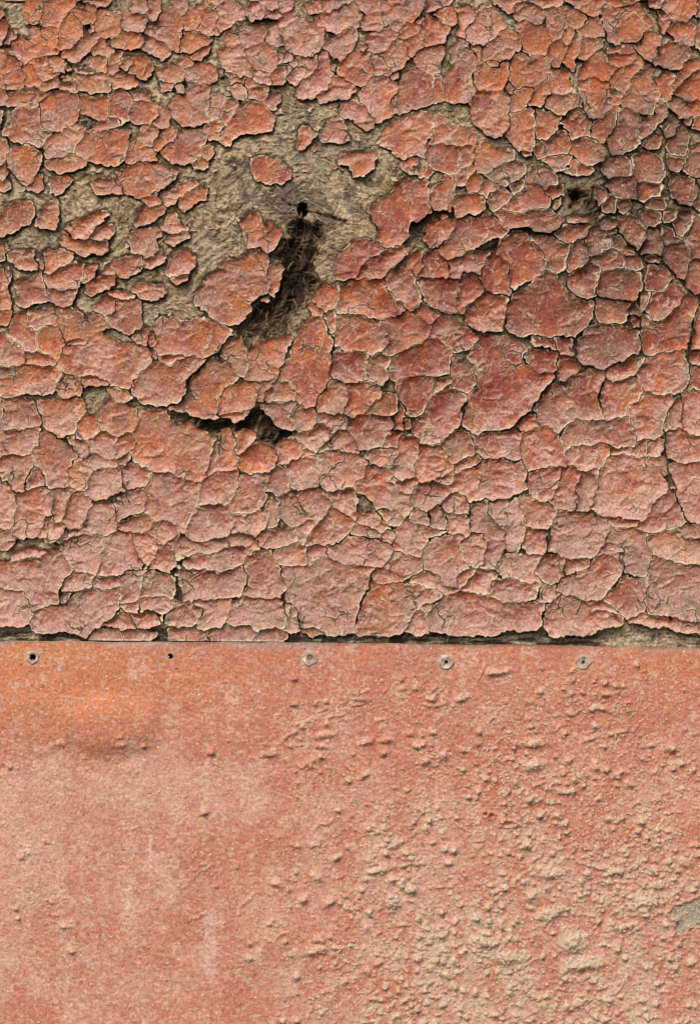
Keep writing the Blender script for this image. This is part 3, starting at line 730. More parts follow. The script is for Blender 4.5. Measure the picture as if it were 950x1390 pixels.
(0, 650): """-20 10 40 20 75 70 90 140 80 230 60 260 20 255 -20 250
-20 260 40 260 75 260 85 310 50 350 20 355 -20 345
100 80 160 60 240 45 265 70 275 180 240 200 220 240 190 290 120 300 85 290 80 240 100 160
205 290 230 220 245 190 280 190 290 240 310 225 340 240 320 300 290 318 240 310
275 70 330 50 370 50 375 80 345 120 335 200 295 230 285 150
345 130 380 75 430 70 460 110 465 150 450 200 420 260 380 250 335 215
465 150 520 130 580 130 595 160 600 230 600 275 540 280 470 275 430 265 455 210
600 140 640 100 700 65 745 55 760 100 755 150 700 180 640 200 610 200
620 225 680 200 780 180 790 220 770 260 700 265 630 255
775 260 790 215 870 210 900 260 915 290 900 330 850 325 790 295
320 340 370 310 440 290 530 290 545 330 520 380 520 440 490 490 430 480 390 480 360 420
85 390 150 365 230 370 210 390 130 410 70 425
-20 440 40 435 110 425 200 395 290 375 330 400 360 440 370 480 330 510 320 560 260 580 315 600 310 640 230 660 180 675 150 620 120 570 0 555 -20 555
-20 565 60 570 130 580 160 640 175 690 155 730 110 755 40 745 -20 740
320 560 340 510 380 490 440 490 480 500 475 540 440 560 370 580 330 580
480 520 500 500 580 505 620 520 625 555 560 560 500 555
315 600 350 585 370 600 340 640 315 640
165 745 190 690 270 665 350 645 400 600 480 560 510 560 540 580 625 570 635 620 600 670 600 700 520 750 450 805 350 785 250 780 180 775
545 300 620 290 680 275 700 350 720 400 740 445 690 460 610 490 580 505 500 490 530 420 540 370
690 310 740 280 800 310 815 350 790 420 750 450 715 400 700 360
800 400 820 340 880 340 920 380 940 410 930 450 880 490 820 470 780 450
630 520 700 480 760 470 740 530 720 610 690 640 640 650 635 590
740 490 800 475 860 490 910 520 930 600 940 650 870 610 790 600 730 600
730 620 800 610 860 615 940 660 930 700 830 720 820 680 740 680
640 660 720 640 725 680 680 690 650 690
605 690 660 695 690 720 700 760 600 770 530 760 570 720
680 700 750 690 820 690 825 730 780 750 720 760
480 800 540 765 620 770 640 830 470 835
640 785 720 780 810 800 760 835 640 835
775 20 780 -20 830 -30 900 -20 960 5 1010 25 1035 15 1025 80 1005 180 965 235 955 272 915 265 890 215 870 205 800 205 760 180 760 120 765 60
275 320 360 280 430 262 430 285 350 310""",
(233, 650): """-20 320 0 300 30 280 35 310 40 350 45 380 60 410 40 450 10 480 -10 480 0 430 -10 380
100 220 125 150 160 130 290 135 305 170 310 240 290 290 200 305 130 325 90 295 80 260
155 30 180 0 250 -25 340 -30 350 20 330 100 300 125 230 120 150 125
350 0 430 -10 480 40 480 100 430 165 380 185 320 175 305 130 335 90
430 -20 500 -25 490 20
315 190 380 190 440 170 475 190 490 240 450 260 430 290 380 275 320 260
560 100 600 85 640 105 680 150 720 190 690 220 620 240 590 215 555 190
500 130 530 110 550 130 550 180 530 240 500 245 495 180
655 85 700 60 760 65 790 100 810 130 790 190 740 225 710 180 670 150
450 300 500 270 580 260 640 260 645 320 560 345 520 350 470 340
650 260 700 230 730 220 700 310 680 330 650 310
720 260 760 230 800 190 820 150 860 160 900 200 940 220 940 240 900 280 870 330 800 345 700 345 700 310
790 85 850 60 935 55 940 130 945 205 900 185 840 140
40 310 80 315 130 340 200 325 290 310 300 340 260 365 200 380 130 375 70 390 45 360
300 290 350 280 400 300 440 330 440 370 410 390 370 350 310 340
130 400 200 400 260 370 330 350 400 345 390 390 370 440 320 470 230 460 100 465 80 440
30 500 90 475 180 470 230 470 240 500 320 480 370 450 385 490 380 550 355 590 270 610 190 600 130 620 70 630 50 580
385 410 440 375 500 380 525 410 540 480 560 520 590 550 560 600 500 625 420 605 370 590 400 540 390 480
535 390 590 350 650 340 695 360 700 420 640 445 580 450 550 430
705 355 780 350 800 390 740 410 710 440 705 400
580 605 605 540 575 460 650 450 690 470 750 410 830 420 880 445 945 450 1035 465 1015 530 985 600 965 680 940 790 850 795 770 790 700 760 670 760 660 710 630 650 600 620
310 640 380 610 500 635 570 625 590 680 600 760 550 765 480 770 430 780 400 755 310 755 290 700
150 770 180 700 190 660 120 650 130 630 260 620 310 635 290 700 260 760 200 775
-60 700 0 640 10 520 35 560 60 650 100 650 150 670 130 740 100 760 50 755 0 745
580 640 620 650 650 710 660 770 630 790 590 780 590 700
0 770 90 770 180 790 190 830 0 835
200 770 290 760 400 760 430 800 410 835 200 835
430 825 460 795 530 770 580 790 590 820 560 835 440 835
680 770 740 770 780 795 720 805""",
(467, 650): """545 30 580 -20 650 -50 720 -90 800 -100 900 -80 940 -20 920 40 880 75 800 95 700 105 650 120 620 90 580 70 550 60
60 40 120 -60 220 -50 240 20 330 90 350 150 310 200 290 240 220 240 250 160 170 145 140 100
70 180 120 170 170 180 210 220 240 245 180 265 120 240 70 210
185 150 240 160 245 200 215 225 185 190
245 5 270 8 360 0 370 20 335 70 290 50
60 230 110 250 180 280 190 310 100 305 40 300 50 260
0 310 40 295 100 310 180 320 250 355 235 410 200 440 140 450 60 440 0 430 -60 410 -95 380 -85 350 -30 340
350 60 380 30 440 30 520 30 535 65 500 130 440 160 360 150 345 100
505 140 530 90 570 75 610 90 640 130 635 175 560 165 520 165
355 165 435 165 435 240 360 230 345 210
440 165 500 150 525 180 515 260 440 245
530 190 560 175 630 185 645 230 630 295 590 280 530 280
265 260 320 225 350 240 430 255 515 270 480 290 430 320 400 350 390 405 330 395 290 370 260 330
195 300 220 270 260 280 250 330 220 320
150 510 180 470 240 440 260 390 290 380 330 400 400 420 400 470 340 500 280 520 200 530
340 520 380 480 430 475 490 510 510 550 570 570 500 590 420 560
405 370 440 320 530 295 600 300 605 370 600 430 640 455 600 490 590 550 520 540 500 500 440 465 410 450
605 320 640 320 670 280 720 290 735 350 720 400 690 450 640 450 610 400
560 510 620 465 650 460 660 490 620 540 590 560
650 230 660 190 650 140 740 120 750 200 810 240 810 330 800 380 780 440 700 455 730 400 740 330 720 280 650 260
750 130 830 110 845 160 840 240 770 240 750 190
845 150 900 110 915 200 930 280 930 365 840 365 825 300 835 220
610 560 640 500 680 480 760 470 780 500 750 540 740 590 680 585
430 720 450 670 520 615 640 590 720 605 800 630 860 640 970 632 1035 650 1020 700 1010 735 980 765 885 775 850 765 800 790 740 800 640 795 570 800 500 780 440 760
65 740 100 640 150 550 280 545 400 555 500 590 420 635 370 690 330 720 290 800 170 800 60 790
330 750 350 710 400 685 425 720 415 780 370 795 330 780
390 660 430 645 450 670 425 700""",
(700, 650): """400 140 430 -20 470 -90 520 -120 600 -115 660 -100 730 -60 780 -10 790 30 760 65 720 90 690 130 680 190 620 215 560 205 480 195 440 180
340 -40 390 -50 425 -30 415 40 390 110 375 150 310 145 305 60
225 40 240 -40 290 -65 330 -30 310 40 300 140 240 155 200 150 180 120 210 70
60 30 80 -50 220 -60 220 20 200 80 175 115 100 90 70 70
800 -80 880 -75 990 -90 990 230 900 225 870 160 830 80 810 10
770 40 800 20 810 50 790 60
15 110 50 90 90 100 160 130 200 180 180 230 140 255 60 240 40 190
35 290 60 255 140 265 155 310 150 375 90 375 20 365
175 320 190 220 220 180 290 170 370 190 460 210 480 240 450 300 410 400 380 410 340 400 280 405 230 390 180 370
480 205 560 205 630 210 620 235 510 235
615 255 680 200 700 130 750 80 790 70 830 120 860 180 870 225 820 245 740 260 660 265
235 520 280 480 370 470 420 430 450 380 480 400 560 435 530 490 470 550 440 620 390 630 300 600 240 590 220 570
420 400 450 330 490 260 540 250 610 260 660 280 685 340 690 390 680 440 660 500 600 520 560 490 570 440 480 390
465 600 510 570 560 490 620 500 670 510 665 580 660 650 640 690 580 710 540 690 490 640
680 300 740 275 820 265 850 300 990 320 990 440 880 435 800 420 740 400 700 390
830 255 880 240 990 250 990 310 870 305
700 405 800 430 880 450 990 445 990 740 940 745 860 720 770 710 700 690 665 640 670 560 690 500
590 725 650 695 720 720 800 715 880 725 990 760 990 785 870 785 800 770 760 750 690 755 640 740
250 480 270 430 330 405 370 420 350 460 290 480
120 420 160 395 240 415 235 470 210 530 150 535 90 500
-95 440 -60 395 0 385 80 390 120 405 110 440 75 470 125 505 125 535 60 525 0 515 -70 490
-130 595 -110 530 -30 520 30 545 125 550 115 600 60 620 -30 625 -90 610
125 565 200 560 210 600 200 630 150 640 110 620
140 700 160 650 220 610 290 620 370 650 390 680 470 680 540 720 540 740 460 755 380 785 340 790 280 790 220 800 180 800 150 760
360 630 440 630 490 660 520 690 450 675 390 670""",
}
POLYS = []
for (ox, oy), txt in TILES.items():
    for ln in txt.splitlines():
        v = np.array([float(t) for t in ln.split()]).reshape(-1, 2)
        POLYS.append(v / 3.8 + (ox, oy))
NTRACED = len(POLYS)

def sheet_top(x):                       # upper edge of the metal sheet
    return 870.3 + 8.5 * np.clip(x / 950.0, -0.1, 1.1) ** 1.6 if np.isscalar(x) else 870.3 + 8.5 * np.clip(np.maximum(x, 0) / 950.0, 0, 1.1) ** 1.6

# crumbs of paint left on the bare patches
pts = np.stack([rng.uniform(15, 600, 900), rng.uniform(60, 430, 900)], -1)
near = np.full(len(pts), -99.0)
for P in POLYS:
    near = np.maximum(near, poly_sdf(P, pts[:, 0], pts[:, 1]))
ncr = 0
for (cx, cy), dn in zip(pts, near):
    if dn > -4.5 or ((cx - 410) ** 2 / 900 + (cy - 330) ** 2 / 6400 < 1) or ncr > 110: continue
    if rng.random() > (0.9 if dn > -12 else 0.16): continue
    n = 7; a = np.sort(rng.uniform(0, 2 * np.pi, n)); r_ = rng.uniform(1.2, min(5.0, 0.6 * -dn), n)
    POLYS.append(np.stack([cx + 1.3 * r_ * np.cos(a), cy + r_ * np.sin(a)], -1)); ncr += 1
CRUMBS = range(NTRACED, len(POLYS))
NTRACED = len(POLYS)

# the same cracked paint goes on past the picture's edges
MG = 66.0
def outside(x, y):
    return np.maximum(np.maximum(-4 - x, x - 954), -4 - y)
gx = np.arange(-MG - 20, W + MG + 30, 44.0); gy = np.arange(-MG - 20, 880, 42.0)
for yy in gy:
    for xx in gx:
        cx = xx + rng.uniform(-15, 15); cy = yy + rng.uniform(-15, 15)
        if outside(cx, cy) > 6 and cy < 850:
            n = 9; a = np.sort(rng.uniform(0, 2 * np.pi, n)); r = rng.uniform(20, 31, n)
            POLYS.append(np.stack([cx + r * np.cos(a), cy + r * np.sin(a)], -1))

# ------------------------------------------------------------------ fields over the cracked area
ST = 1.4
xs = np.arange(-MG, W + MG + ST, ST); ys = np.arange(-MG, 884, ST)
X, Y = np.meshgrid(xs, ys)
NY, NX = X.shape
WX = X + 2.0 * vnoise(X, Y, 15, 1) + 1.8 * vnoise(X, Y, 7, 2) + 1.3 * vnoise(X, Y, 3.2, 3)
WY = Y + 2.0 * vnoise(X, Y, 15, 4) + 1.8 * vnoise(X, Y, 7, 5) + 1.3 * vnoise(X, Y, 3.2, 6)
S1 = np.full(X.shape, -60.0); S2 = np.full(X.shape, -60.0); SB = np.full(X.shape, -60.0); L1 = np.full(X.shape, -1, np.int32)
PAD = 14.0
BOX = []
for f, P in enumerate(POLYS):
    x0, y0 = P.min(0) - PAD; x1, y1 = P.max(0) + PAD
    i0 = max(0, int((x0 + MG) / ST)); i1 = min(NX, int((x1 + MG) / ST) + 2)
    j0 = max(0, int((y0 + MG) / ST)); j1 = min(NY, int((y1 + MG) / ST) + 2)
    BOX.append((i0, i1, j0, j1))
    if i1 - i0 < 3 or j1 - j0 < 3: continue
    sl = (slice(j0, j1), slice(i0, i1))
    d = poly_sdf(P, WX[sl], WY[sl])
    if f >= NTRACED: d = np.minimum(d, outside(X[sl], Y[sl]) + 2)
    if f not in CRUMBS: SB[sl] = np.maximum(SB[sl], d)
    a, b, l = S1[sl], S2[sl], L1[sl]
    m = d > a
    S2[sl] = np.where(m, a, np.maximum(b, d)); S1[sl] = np.where(m, d, a); L1[sl] = np.where(m, f, l)

# crack half width, wider along the big open cracks
CW = 0.28 + 1.05 * sstep(-0.15, 0.65, fbm(X, Y, 48, 11)) + 0.40 * vnoise(X, Y, 9, 12)
WIDE = [([(638, 449), (680, 452), (735, 468)], 2.6), ([(871, 340), (874, 371), (866, 408)], 2.2),
        ([(837, 310), (855, 337)], 1.6), ([(889, 350), (918, 381), (945, 408)], 2.0),
        ([(233, 548), (251, 543), (254, 520), (299, 477), (315, 445)], 2.0),
        ([(428, 556), (451, 514), (451, 466), (441, 437)], 1.2),
        ([(158, 781), (197, 770), (237, 780), (247, 821)], 1.4), ([(383, 808), (407, 850)], 1.8),
        ([(483, 839), (504, 782)], 2.0), ([(625, 577), (662, 585), (704, 580)], 1.6),
        ([(700, 580), (753, 516)], 2.0), ([(868, 461), (866, 480), (821, 502), (787, 495)], 1.3),
        ([(937, 440), (931, 506)], 1.8), ([(900, 593), (910, 656)], 2.2), ([(762, 95), (785, 88)], 3.0),
        ([(726, 189), (763, 159), (787, 145)], 1.2), ([(816, 76), (821, 47), (871, 57)], 1.8),
        ([(0, 322), (29, 309)], 2.0), ([(597, 442), (640, 450)], 2.4), ([(625, 540), (632, 560)], 1.5),
        ([(598, 518), (607, 486)], 1.5), ([(808, 560), (815, 520)], 2.0), ([(742, 800), (735, 845)], 1.2),
        ([(742, 722), (745, 748)], 2.0), ([(905, 650), (930, 710)], 1.6), ([(60, 660), (72, 725)], 1.0),
        ([(270, 730), (256, 715)], 1.2), ([(238, 800), (250, 815)], 1.0), ([(560, 290), (640, 290), (665, 280)], 2.5),
        ([(803, 305), (838, 290)], 2.0), ([(697, 305), (760, 315)], 1.5), ([(10, 590), (10, 560)], 1.0)]
for P, w in WIDE:
    d, _ = line_d(np.array(P, float), X, Y)
    CW = np.maximum(CW, (w + 0.4 * vnoise(X, Y, 7, 13)) * np.exp(-(d / 9) ** 2))
CW = np.maximum(CW, 0.36)

CW += 0.30 * np.exp(-(((X - 720) / 260) ** 2 + ((Y - 430) / 210) ** 2))
FILL = 3.8 - 1.2 * sstep(470, 380, X) * sstep(480, 400, Y) * sstep(140, 190, Y) - 3.6 * np.exp(-(((X - 792) / 24) ** 2 + ((Y - 264) / 18) ** 2))
# fine hair cracks and raised wrinkles inside the flakes
def strokes(n, seed, xr, yr, lr, angs, spread, bend):
    r = np.random.default_rng(seed); out = []
    for _ in range(n):
        cx = r.uniform(*xr); cy = r.uniform(*yr)
        ln = r.uniform(*lr) * (0.6 + 0.8 * r.random()); a = math.radians(r.choice(angs) + r.normal(0, spread))
        b = r.normal(0, bend); k = 5; pts = []
        px, py = cx - 0.5 * ln * math.cos(a), cy - 0.5 * ln * math.sin(a)
        for i in range(k):
            pts.append((px, py))
            aa = a + b * (i / (k - 1) - 0.5) + r.normal(0, 0.3)
            px += ln / (k - 1) * math.cos(aa); py += ln / (k - 1) * math.sin(aa)
        out.append(np.array(pts))
    return out

def stamp(field, P, x0, y0, st, rad, fn):
    a = P.min(0) - rad; b = P.max(0) + rad
    i0 = max(0, int((a[0] - x0) / st)); i1 = min(field.shape[1], int((b[0] - x0) / st) + 2)
    j0 = max(0, int((a[1] - y0) / st)); j1 = min(field.shape[0], int((b[1] - y0) / st) + 2)
    if i1 <= i0 or j1 <= j0: return
    xx, yy = np.meshgrid(x0 + st * np.arange(i0, i1), y0 + st * np.arange(j0, j1))
    fn((slice(j0, j1), slice(i0, i1)), xx, yy)

WR = np.zeros(X.shape)                   # wrinkle height
WT = np.zeros(X.shape)                   # pale dusty crest
r2 = np.random.default_rng(5)
for P in strokes(2800, 21, (-60, 1010), (-60, 870), (8, 26), [-25, -10, 5, 70, 110, -45], 14, 0.9):
    amp = r2.uniform(0.4, 1.0) + 1.6 * r2.random() ** 2; wd = r2.uniform(1.0, 2.0)
    def fn(sl, xx, yy):
        d, t = line_d(P, xx, yy)
        tp = np.sin(np.pi * np.clip(t, 0.03, 0.97)) ** 0.6
        WR[sl] = np.maximum(WR[sl], amp * tp * np.exp(-(d / wd) ** 2))
        WT[sl] = np.maximum(WT[sl], (amp / 1.9) * tp * np.exp(-(d / (0.7 * wd)) ** 2))
    stamp(WR, P, -MG, -MG, ST, 6, fn)
FOLD = np.zeros(X.shape)                 # broad folds, steep on one side, so that a flake breaks into facets
for P in strokes(1500, 24, (-60, 1010), (-60, 870), (14, 40), [-30, -12, 10, 60, 120], 16, 0.8):
    amp = r2.uniform(0.8, 2.6); w1 = r2.uniform(3.5, 8.0); w2 = r2.uniform(0.9, 1.8); flip = 1 if r2.random() < 0.7 else -1
    ch = P[-1] - P[0]; ch = ch / (np.hypot(*ch) + 1e-6)
    def fn(sl, xx, yy):
        d, t = line_d(P, xx, yy)
        mid = P[2]
        side = ((xx - mid[0]) * -ch[1] + (yy - mid[1]) * ch[0]) * flip
        wloc = np.where(side < 0, w1, w2)
        tp = np.sin(np.pi * np.clip(t, 0.02, 0.98)) ** 0.7
        FOLD[sl] = np.maximum(FOLD[sl], amp * tp * np.exp(-(d / wloc) ** 1.5))
        WT[sl] = np.maximum(WT[sl], 0.45 * (amp / 2.6) * tp * np.exp(-(d / 1.0) ** 2))
    stamp(FOLD, P, -MG, -MG, ST, 14, fn)
HC = np.full(X.shape, 50.0)              # distance to a hair crack
for P in strokes(1500, 22, (-60, 1010), (-60, 870), (10, 30), [-20, 10, 75, 105, -60], 18, 0.9):
    def fn(sl, xx, yy):
        d, t = line_d(P, xx, yy)
        HC[sl] = np.minimum(HC[sl], d + 1.2 * np.abs(2 * t - 1) ** 3 + 0.5 * r2.random())
    stamp(HC, P, -MG, -MG, ST, 9, fn)

# dust and colour of the paint
def region(cx, cy, rx, ry):
    return np.exp(-(((X - cx) / rx) ** 2 + ((Y - cy) / ry) ** 2))
dark_reg = np.clip(region(640, 390, 220, 150) + 1.0 * region(870, 320, 140, 150) + 0.5 * region(880, 100, 120, 100)
                   + 0.55 * region(560, 530, 150, 60), 0, 1)
dusty_reg = np.clip(0.55 * sstep(520, 860, Y) + 0.35 * region(420, 60, 160, 120) + 0.25 * sstep(300, 0, X) * sstep(380, 640, Y), 0, 1)
orange_reg = np.clip(region(120, 60, 200, 160) + region(340, 400, 110, 170) + 1.15 * region(850, 130, 170, 150)
                     + 0.8 * region(60, 520, 120, 160) + 0.4 * region(540, 160, 160, 100), 0, 1)
c_red = np.array([0.35, 0.100, 0.060]); c_dust = np.array([0.535, 0.325, 0.265])
c_or = np.array([0.49, 0.155, 0.050]); c_dark = np.array([0.225, 0.050, 0.032]); c_tan = np.array([0.60, 0.46, 0.31])
n_mid = fbm(X, Y, 26, 41, 3); n_fine = fbm(X, Y, 4.2, 42, 3, 0.8); n_or = fbm(X, Y, 17, 43, 4, 0.65); n_big = fbm(X, Y, 90, 44, 2)

RV_ = sstep(0.0, 0.5, fbm(X, Y, 30, 45, 2) + 0.15)

def mixc(a, b, f):
    return a * (1 - f[..., None]) + b * f[..., None]

# ------------------------------------------------------------------ the wall
wall = empty('wooden_panel', to_world(475.0, 870.0, -40.0))
wall['label'] = 'old wooden panel covered in cracked, peeling red paint above the metal sheet'
wall['category'] = 'panel'

def grid_faces(cm):
    """quads (grid index tuples) of a cell mask and the directed rim edges"""
    j, i = np.nonzero(cm)
    nyc, nxc = cm.shape
    pad = np.zeros((nyc + 2, nxc + 2), bool); pad[1:-1, 1:-1] = cm
    n = nxc + 1
    TL = j * n + i; TR = TL + 1; BL = TL + n; BR = BL + 1
    quads = np.stack([TL, BL, BR, TR], -1)
    e = []
    up = ~pad[j, i + 1]; dn = ~pad[j + 2, i + 1]; lf = ~pad[j + 1, i]; rt = ~pad[j + 1, i + 2]
    e.append(np.stack([TR[up], TL[up]], -1)); e.append(np.stack([BL[dn], BR[dn]], -1))
    e.append(np.stack([TL[lf], BL[lf]], -1)); e.append(np.stack([BR[rt], TR[rt]], -1))
    return quads, np.concatenate(e)

frng = np.random.default_rng(77)
flakes = []
FSURF = np.full(X.shape, -99.0)          # paint height, for placing things and checking
for f, P in enumerate(POLYS):
    i0, i1, j0, j1 = BOX[f]
    fp = frng.random(12)
    if i1 - i0 < 3 or j1 - j0 < 3: continue
    sl = (slice(j0, j1), slice(i0, i1))
    mine = L1[sl] == f
    if mine.sum() < 12: continue
    d = poly_sdf(P, WX[sl], WY[sl])
    if f >= NTRACED: d = np.minimum(d, outside(X[sl], Y[sl]) + 2)
    other = np.where(mine, S2[sl], S1[sl])
    F = np.minimum((d - other) / 2 - CW[sl], d + (FILL[sl] if np.ptp(P[:, 0]) > 12 else 0.3) - 0.6 * CW[sl])
    F = np.minimum(F, sheet_top(X[sl]) - 1.5 - Y[sl])
    ins = (F > 0) & mine
    if ins.sum() < 10: continue
    cm = ins[:-1, :-1] | ins[1:, :-1] | ins[:-1, 1:] | ins[1:, 1:]
    q, e = grid_faces(cm)
    x, y = X[sl].ravel().copy(), Y[sl].ravel().copy()
    gy_, gx_ = np.gradient(F, ST)
    g2 = gx_ ** 2 + gy_ ** 2 + 0.15
    out = (F <= 0)
    mvx = np.clip(np.where(out, -F * gx_ / g2, 0), -1.5, 1.5); mvy = np.clip(np.where(out, -F * gy_ / g2, 0), -1.5, 1.5)
    x += mvx.ravel(); y += mvy.ravel()
    Fi = np.maximum(F, 0)
    Fm = max(6.0, np.percentile(Fi[ins], 95))
    hc = np.maximum(HC[sl] - 0.25, 0.0)
    hcw = sstep(0.0, 6.0, Fi) * 0 + 1
    Fh = np.minimum(Fi, hc + 0.25)
    rimh = (0.9 + 2.0 * fp[0] ** 1.5) * np.exp(-Fi / 1.8) + (0.6 + 0.6 * fp[9]) * np.exp(-hc / 1.6)
    cup = (1.4 + 2.6 * fp[1]) * (1 + 0.8 * dark_reg[sl]) * np.exp(-Fi / (0.5 * Fm))
    cxp, cyp = X[sl][ins].mean(), Y[sl][ins].mean()
    ex = max(8.0, np.ptp(X[sl][ins]) / 2); ey = max(8.0, np.ptp(Y[sl][ins]) / 2)
    tilt = (fp[2] - 0.5) * 1.3 * (X[sl] - cxp) / ex + (fp[3] - 0.5) * 1.5 * (Y[sl] - cyp) / ey
    lift = (1.0 + 0.5 * vnoise(X[sl], Y[sl], 22, 51)) * (0.72 + 0.28 * sstep(180, 420, cyp)) * (1 - 0.75 * (cyp > 852))
    h = 0.4 - 3.0 * (cyp > 852) + 1.0 * fp[4] + tilt + (rimh + cup) * lift + WR[sl] + FOLD[sl] + 1.8 * n_mid[sl] + 0.75 * n_fine[sl]
    h -= 0.9 * np.exp(-(hc / 0.7) ** 2)
    if f in CRUMBS: h = 0.35 * h - 0.9
    h = np.maximum(h, -1.5)
    FSURF[sl] = np.where(ins, h, FSURF[sl])
    # colour: dust and painted shading by slope: paler facing up, red and orange elsewhere
    slope = np.gradient(h - WR[sl] * 0.5, ST, axis=0)            # > 0: rises going down the wall
    dust_shade = 0.27 + 0.50 * dusty_reg[sl] - 0.46 * dark_reg[sl] - 0.22 * orange_reg[sl] + 0.70 * n_mid[sl] + 0.36 * n_fine[sl] + 0.40 * (fp[5] - 0.5) + 1.35 * np.clip(slope, -0.4, 0.4) + 0.15 * n_big[sl]
    orf = sstep(0.0, 0.75, 0.18 + 0.45 * orange_reg[sl] + 1.3 * n_or[sl] + 0.50 * (fp[6] - 0.5) + 0.25 * np.exp(-Fi / 5) - 0.3 * dusty_reg[sl])
    grime = sstep(0.15, 0.75, region(885, 285, 150, 150)[sl] + 0.9 * n_mid[sl] + 0.5 * n_fine[sl])
    dk = np.clip(0.12 + 0.95 * dark_reg[sl] - 0.45 * n_mid[sl] + 0.42 * n_fine[sl] + 0.30 * (fp[7] - 0.5), 0, 0.9)
    c = np.broadcast_to(c_red, F.shape + (3,)) * 1.0
    c = mixc(c, c_dark, dk)
    c = mixc(c, c_or, np.clip(orf * (0.80 - 0.35 * dark_reg[sl]), 0, 1))
    c = mixc(c, c_dust, np.clip(dust_shade, 0, 0.85))
    c = mixc(c, c_tan, np.clip(WT[sl] * 0.70 * (0.6 + 0.8 * dusty_reg[sl]), 0, 0.8))
    c = mixc(c, np.array([0.085, 0.058, 0.042]), np.clip(grime * (0.40 + 0.55 * np.exp(-Fi / 4.0)), 0, 0.85))
    c = mixc(c, np.array([0.36, 0.26, 0.17]), np.clip(0.10 - 0.10 * dark_reg[sl] + 0.45 * fbm(X[sl], Y[sl], 33, 46, 3), 0, 0.35))
    c = c * (1 + 0.24 * (fp[8] - 0.5))
    # pale smeared strip
    smear = sstep(1.2, -0.6, np.abs(X[sl] - 697) / 8 - 0.35 + 0.5 * n_fine[sl]) * sstep(0, 8, Y[sl] - 640) * sstep(0, 4, 747 - Y[sl])
    c = mixc(c, np.array([0.66, 0.42, 0.36]), 0.55 * smear)
    rim = np.where(out, 0.0, np.minimum(Fi, hc * 1.2 + 0.75)) + 1.5 * RV_[sl] + 0.9 * sstep(180, 60, cyp)
    used = np.zeros(F.size, bool); used[q.ravel()] = True
    idx = np.cumsum(used) - 1
    nv = int(used.sum())
    hv = h.ravel()[used]; xv = x[used]; yv = y[used]; cv = c.reshape(-1, 3)[used]; rv = rim.ravel()[used]
    q = idx[q]; e = idx[e]
    # broken edge: its own ring, dropping towards the wall and slightly under the flake
    ring = np.unique(e); k = np.full(nv, -1); k[ring] = np.arange(len(ring)); m = len(ring)
    nx_ = gx_.ravel()[used][ring]; ny_ = gy_.ravel()[used][ring]
    nn = np.sqrt(nx_ ** 2 + ny_ ** 2) + 1e-6
    thick = 1.1 + 0.7 * fp[10]
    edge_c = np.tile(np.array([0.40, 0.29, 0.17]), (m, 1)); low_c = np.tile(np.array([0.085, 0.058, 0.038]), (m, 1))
    xa = np.concatenate([xv, xv[ring], xv[ring] + 0.5 * nx_ / nn, xv[ring] + 2.2 * nx_ / nn])
    ya = np.concatenate([yv, yv[ring], yv[ring] + 0.5 * ny_ / nn, yv[ring] + 2.2 * ny_ / nn])
    ha = np.concatenate([hv, hv[ring], hv[ring] - thick, np.minimum(hv[ring] - thick - 0.4, -3.6)])
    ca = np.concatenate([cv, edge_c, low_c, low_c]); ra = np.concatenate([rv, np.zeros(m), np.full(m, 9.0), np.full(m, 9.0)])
    sk = []
    for lev in range(2):
        o1 = nv + lev * m; o2 = o1 + m
        sk.append(np.stack([k[e[:, 1]] + o1, k[e[:, 0]] + o1, k[e[:, 0]] + o2, k[e[:, 1]] + o2], -1))
    qa = np.concatenate([q] + sk)
    smf = np.zeros(len(qa), bool); smf[:len(q)] = True
    inframe = ins & (X[sl] > 0) & (X[sl] < W) & (Y[sl] > 0)
    flakes.append((int(inframe.sum()), f, to_world(xa, ya, ha), qa, ca, ra, smf))

flakes.sort(key=lambda t: -t[0])
for a, f, co, q, c, r, smf in flakes[:300]:
    org = co.mean(0)
    add('paint_flake', make_mesh('paint_flake', co - org, q, c, r, smf), M_FLAKE, wall, org)
rest = flakes[300:]
off = 0; CO = []; Q = []; C = []; R = []; SM = []
for a, f, co, q, c, r, smf in rest:
    CO.append(co); Q.append(q + off); C.append(c); R.append(r); SM.append(smf); off += len(co)
org = np.concatenate(CO).mean(0)
ob = add('paint_fragments', make_mesh('paint_fragments', np.concatenate(CO) - org, np.concatenate(Q), np.concatenate(C),
         np.concatenate(R), np.concatenate(SM)), M_FLAKE, wall, org)
ob['kind'] = 'stuff'
ob['label'] = 'small scraps of red paint between the larger flakes'
print('traced', NTRACED, 'built', len(flakes))

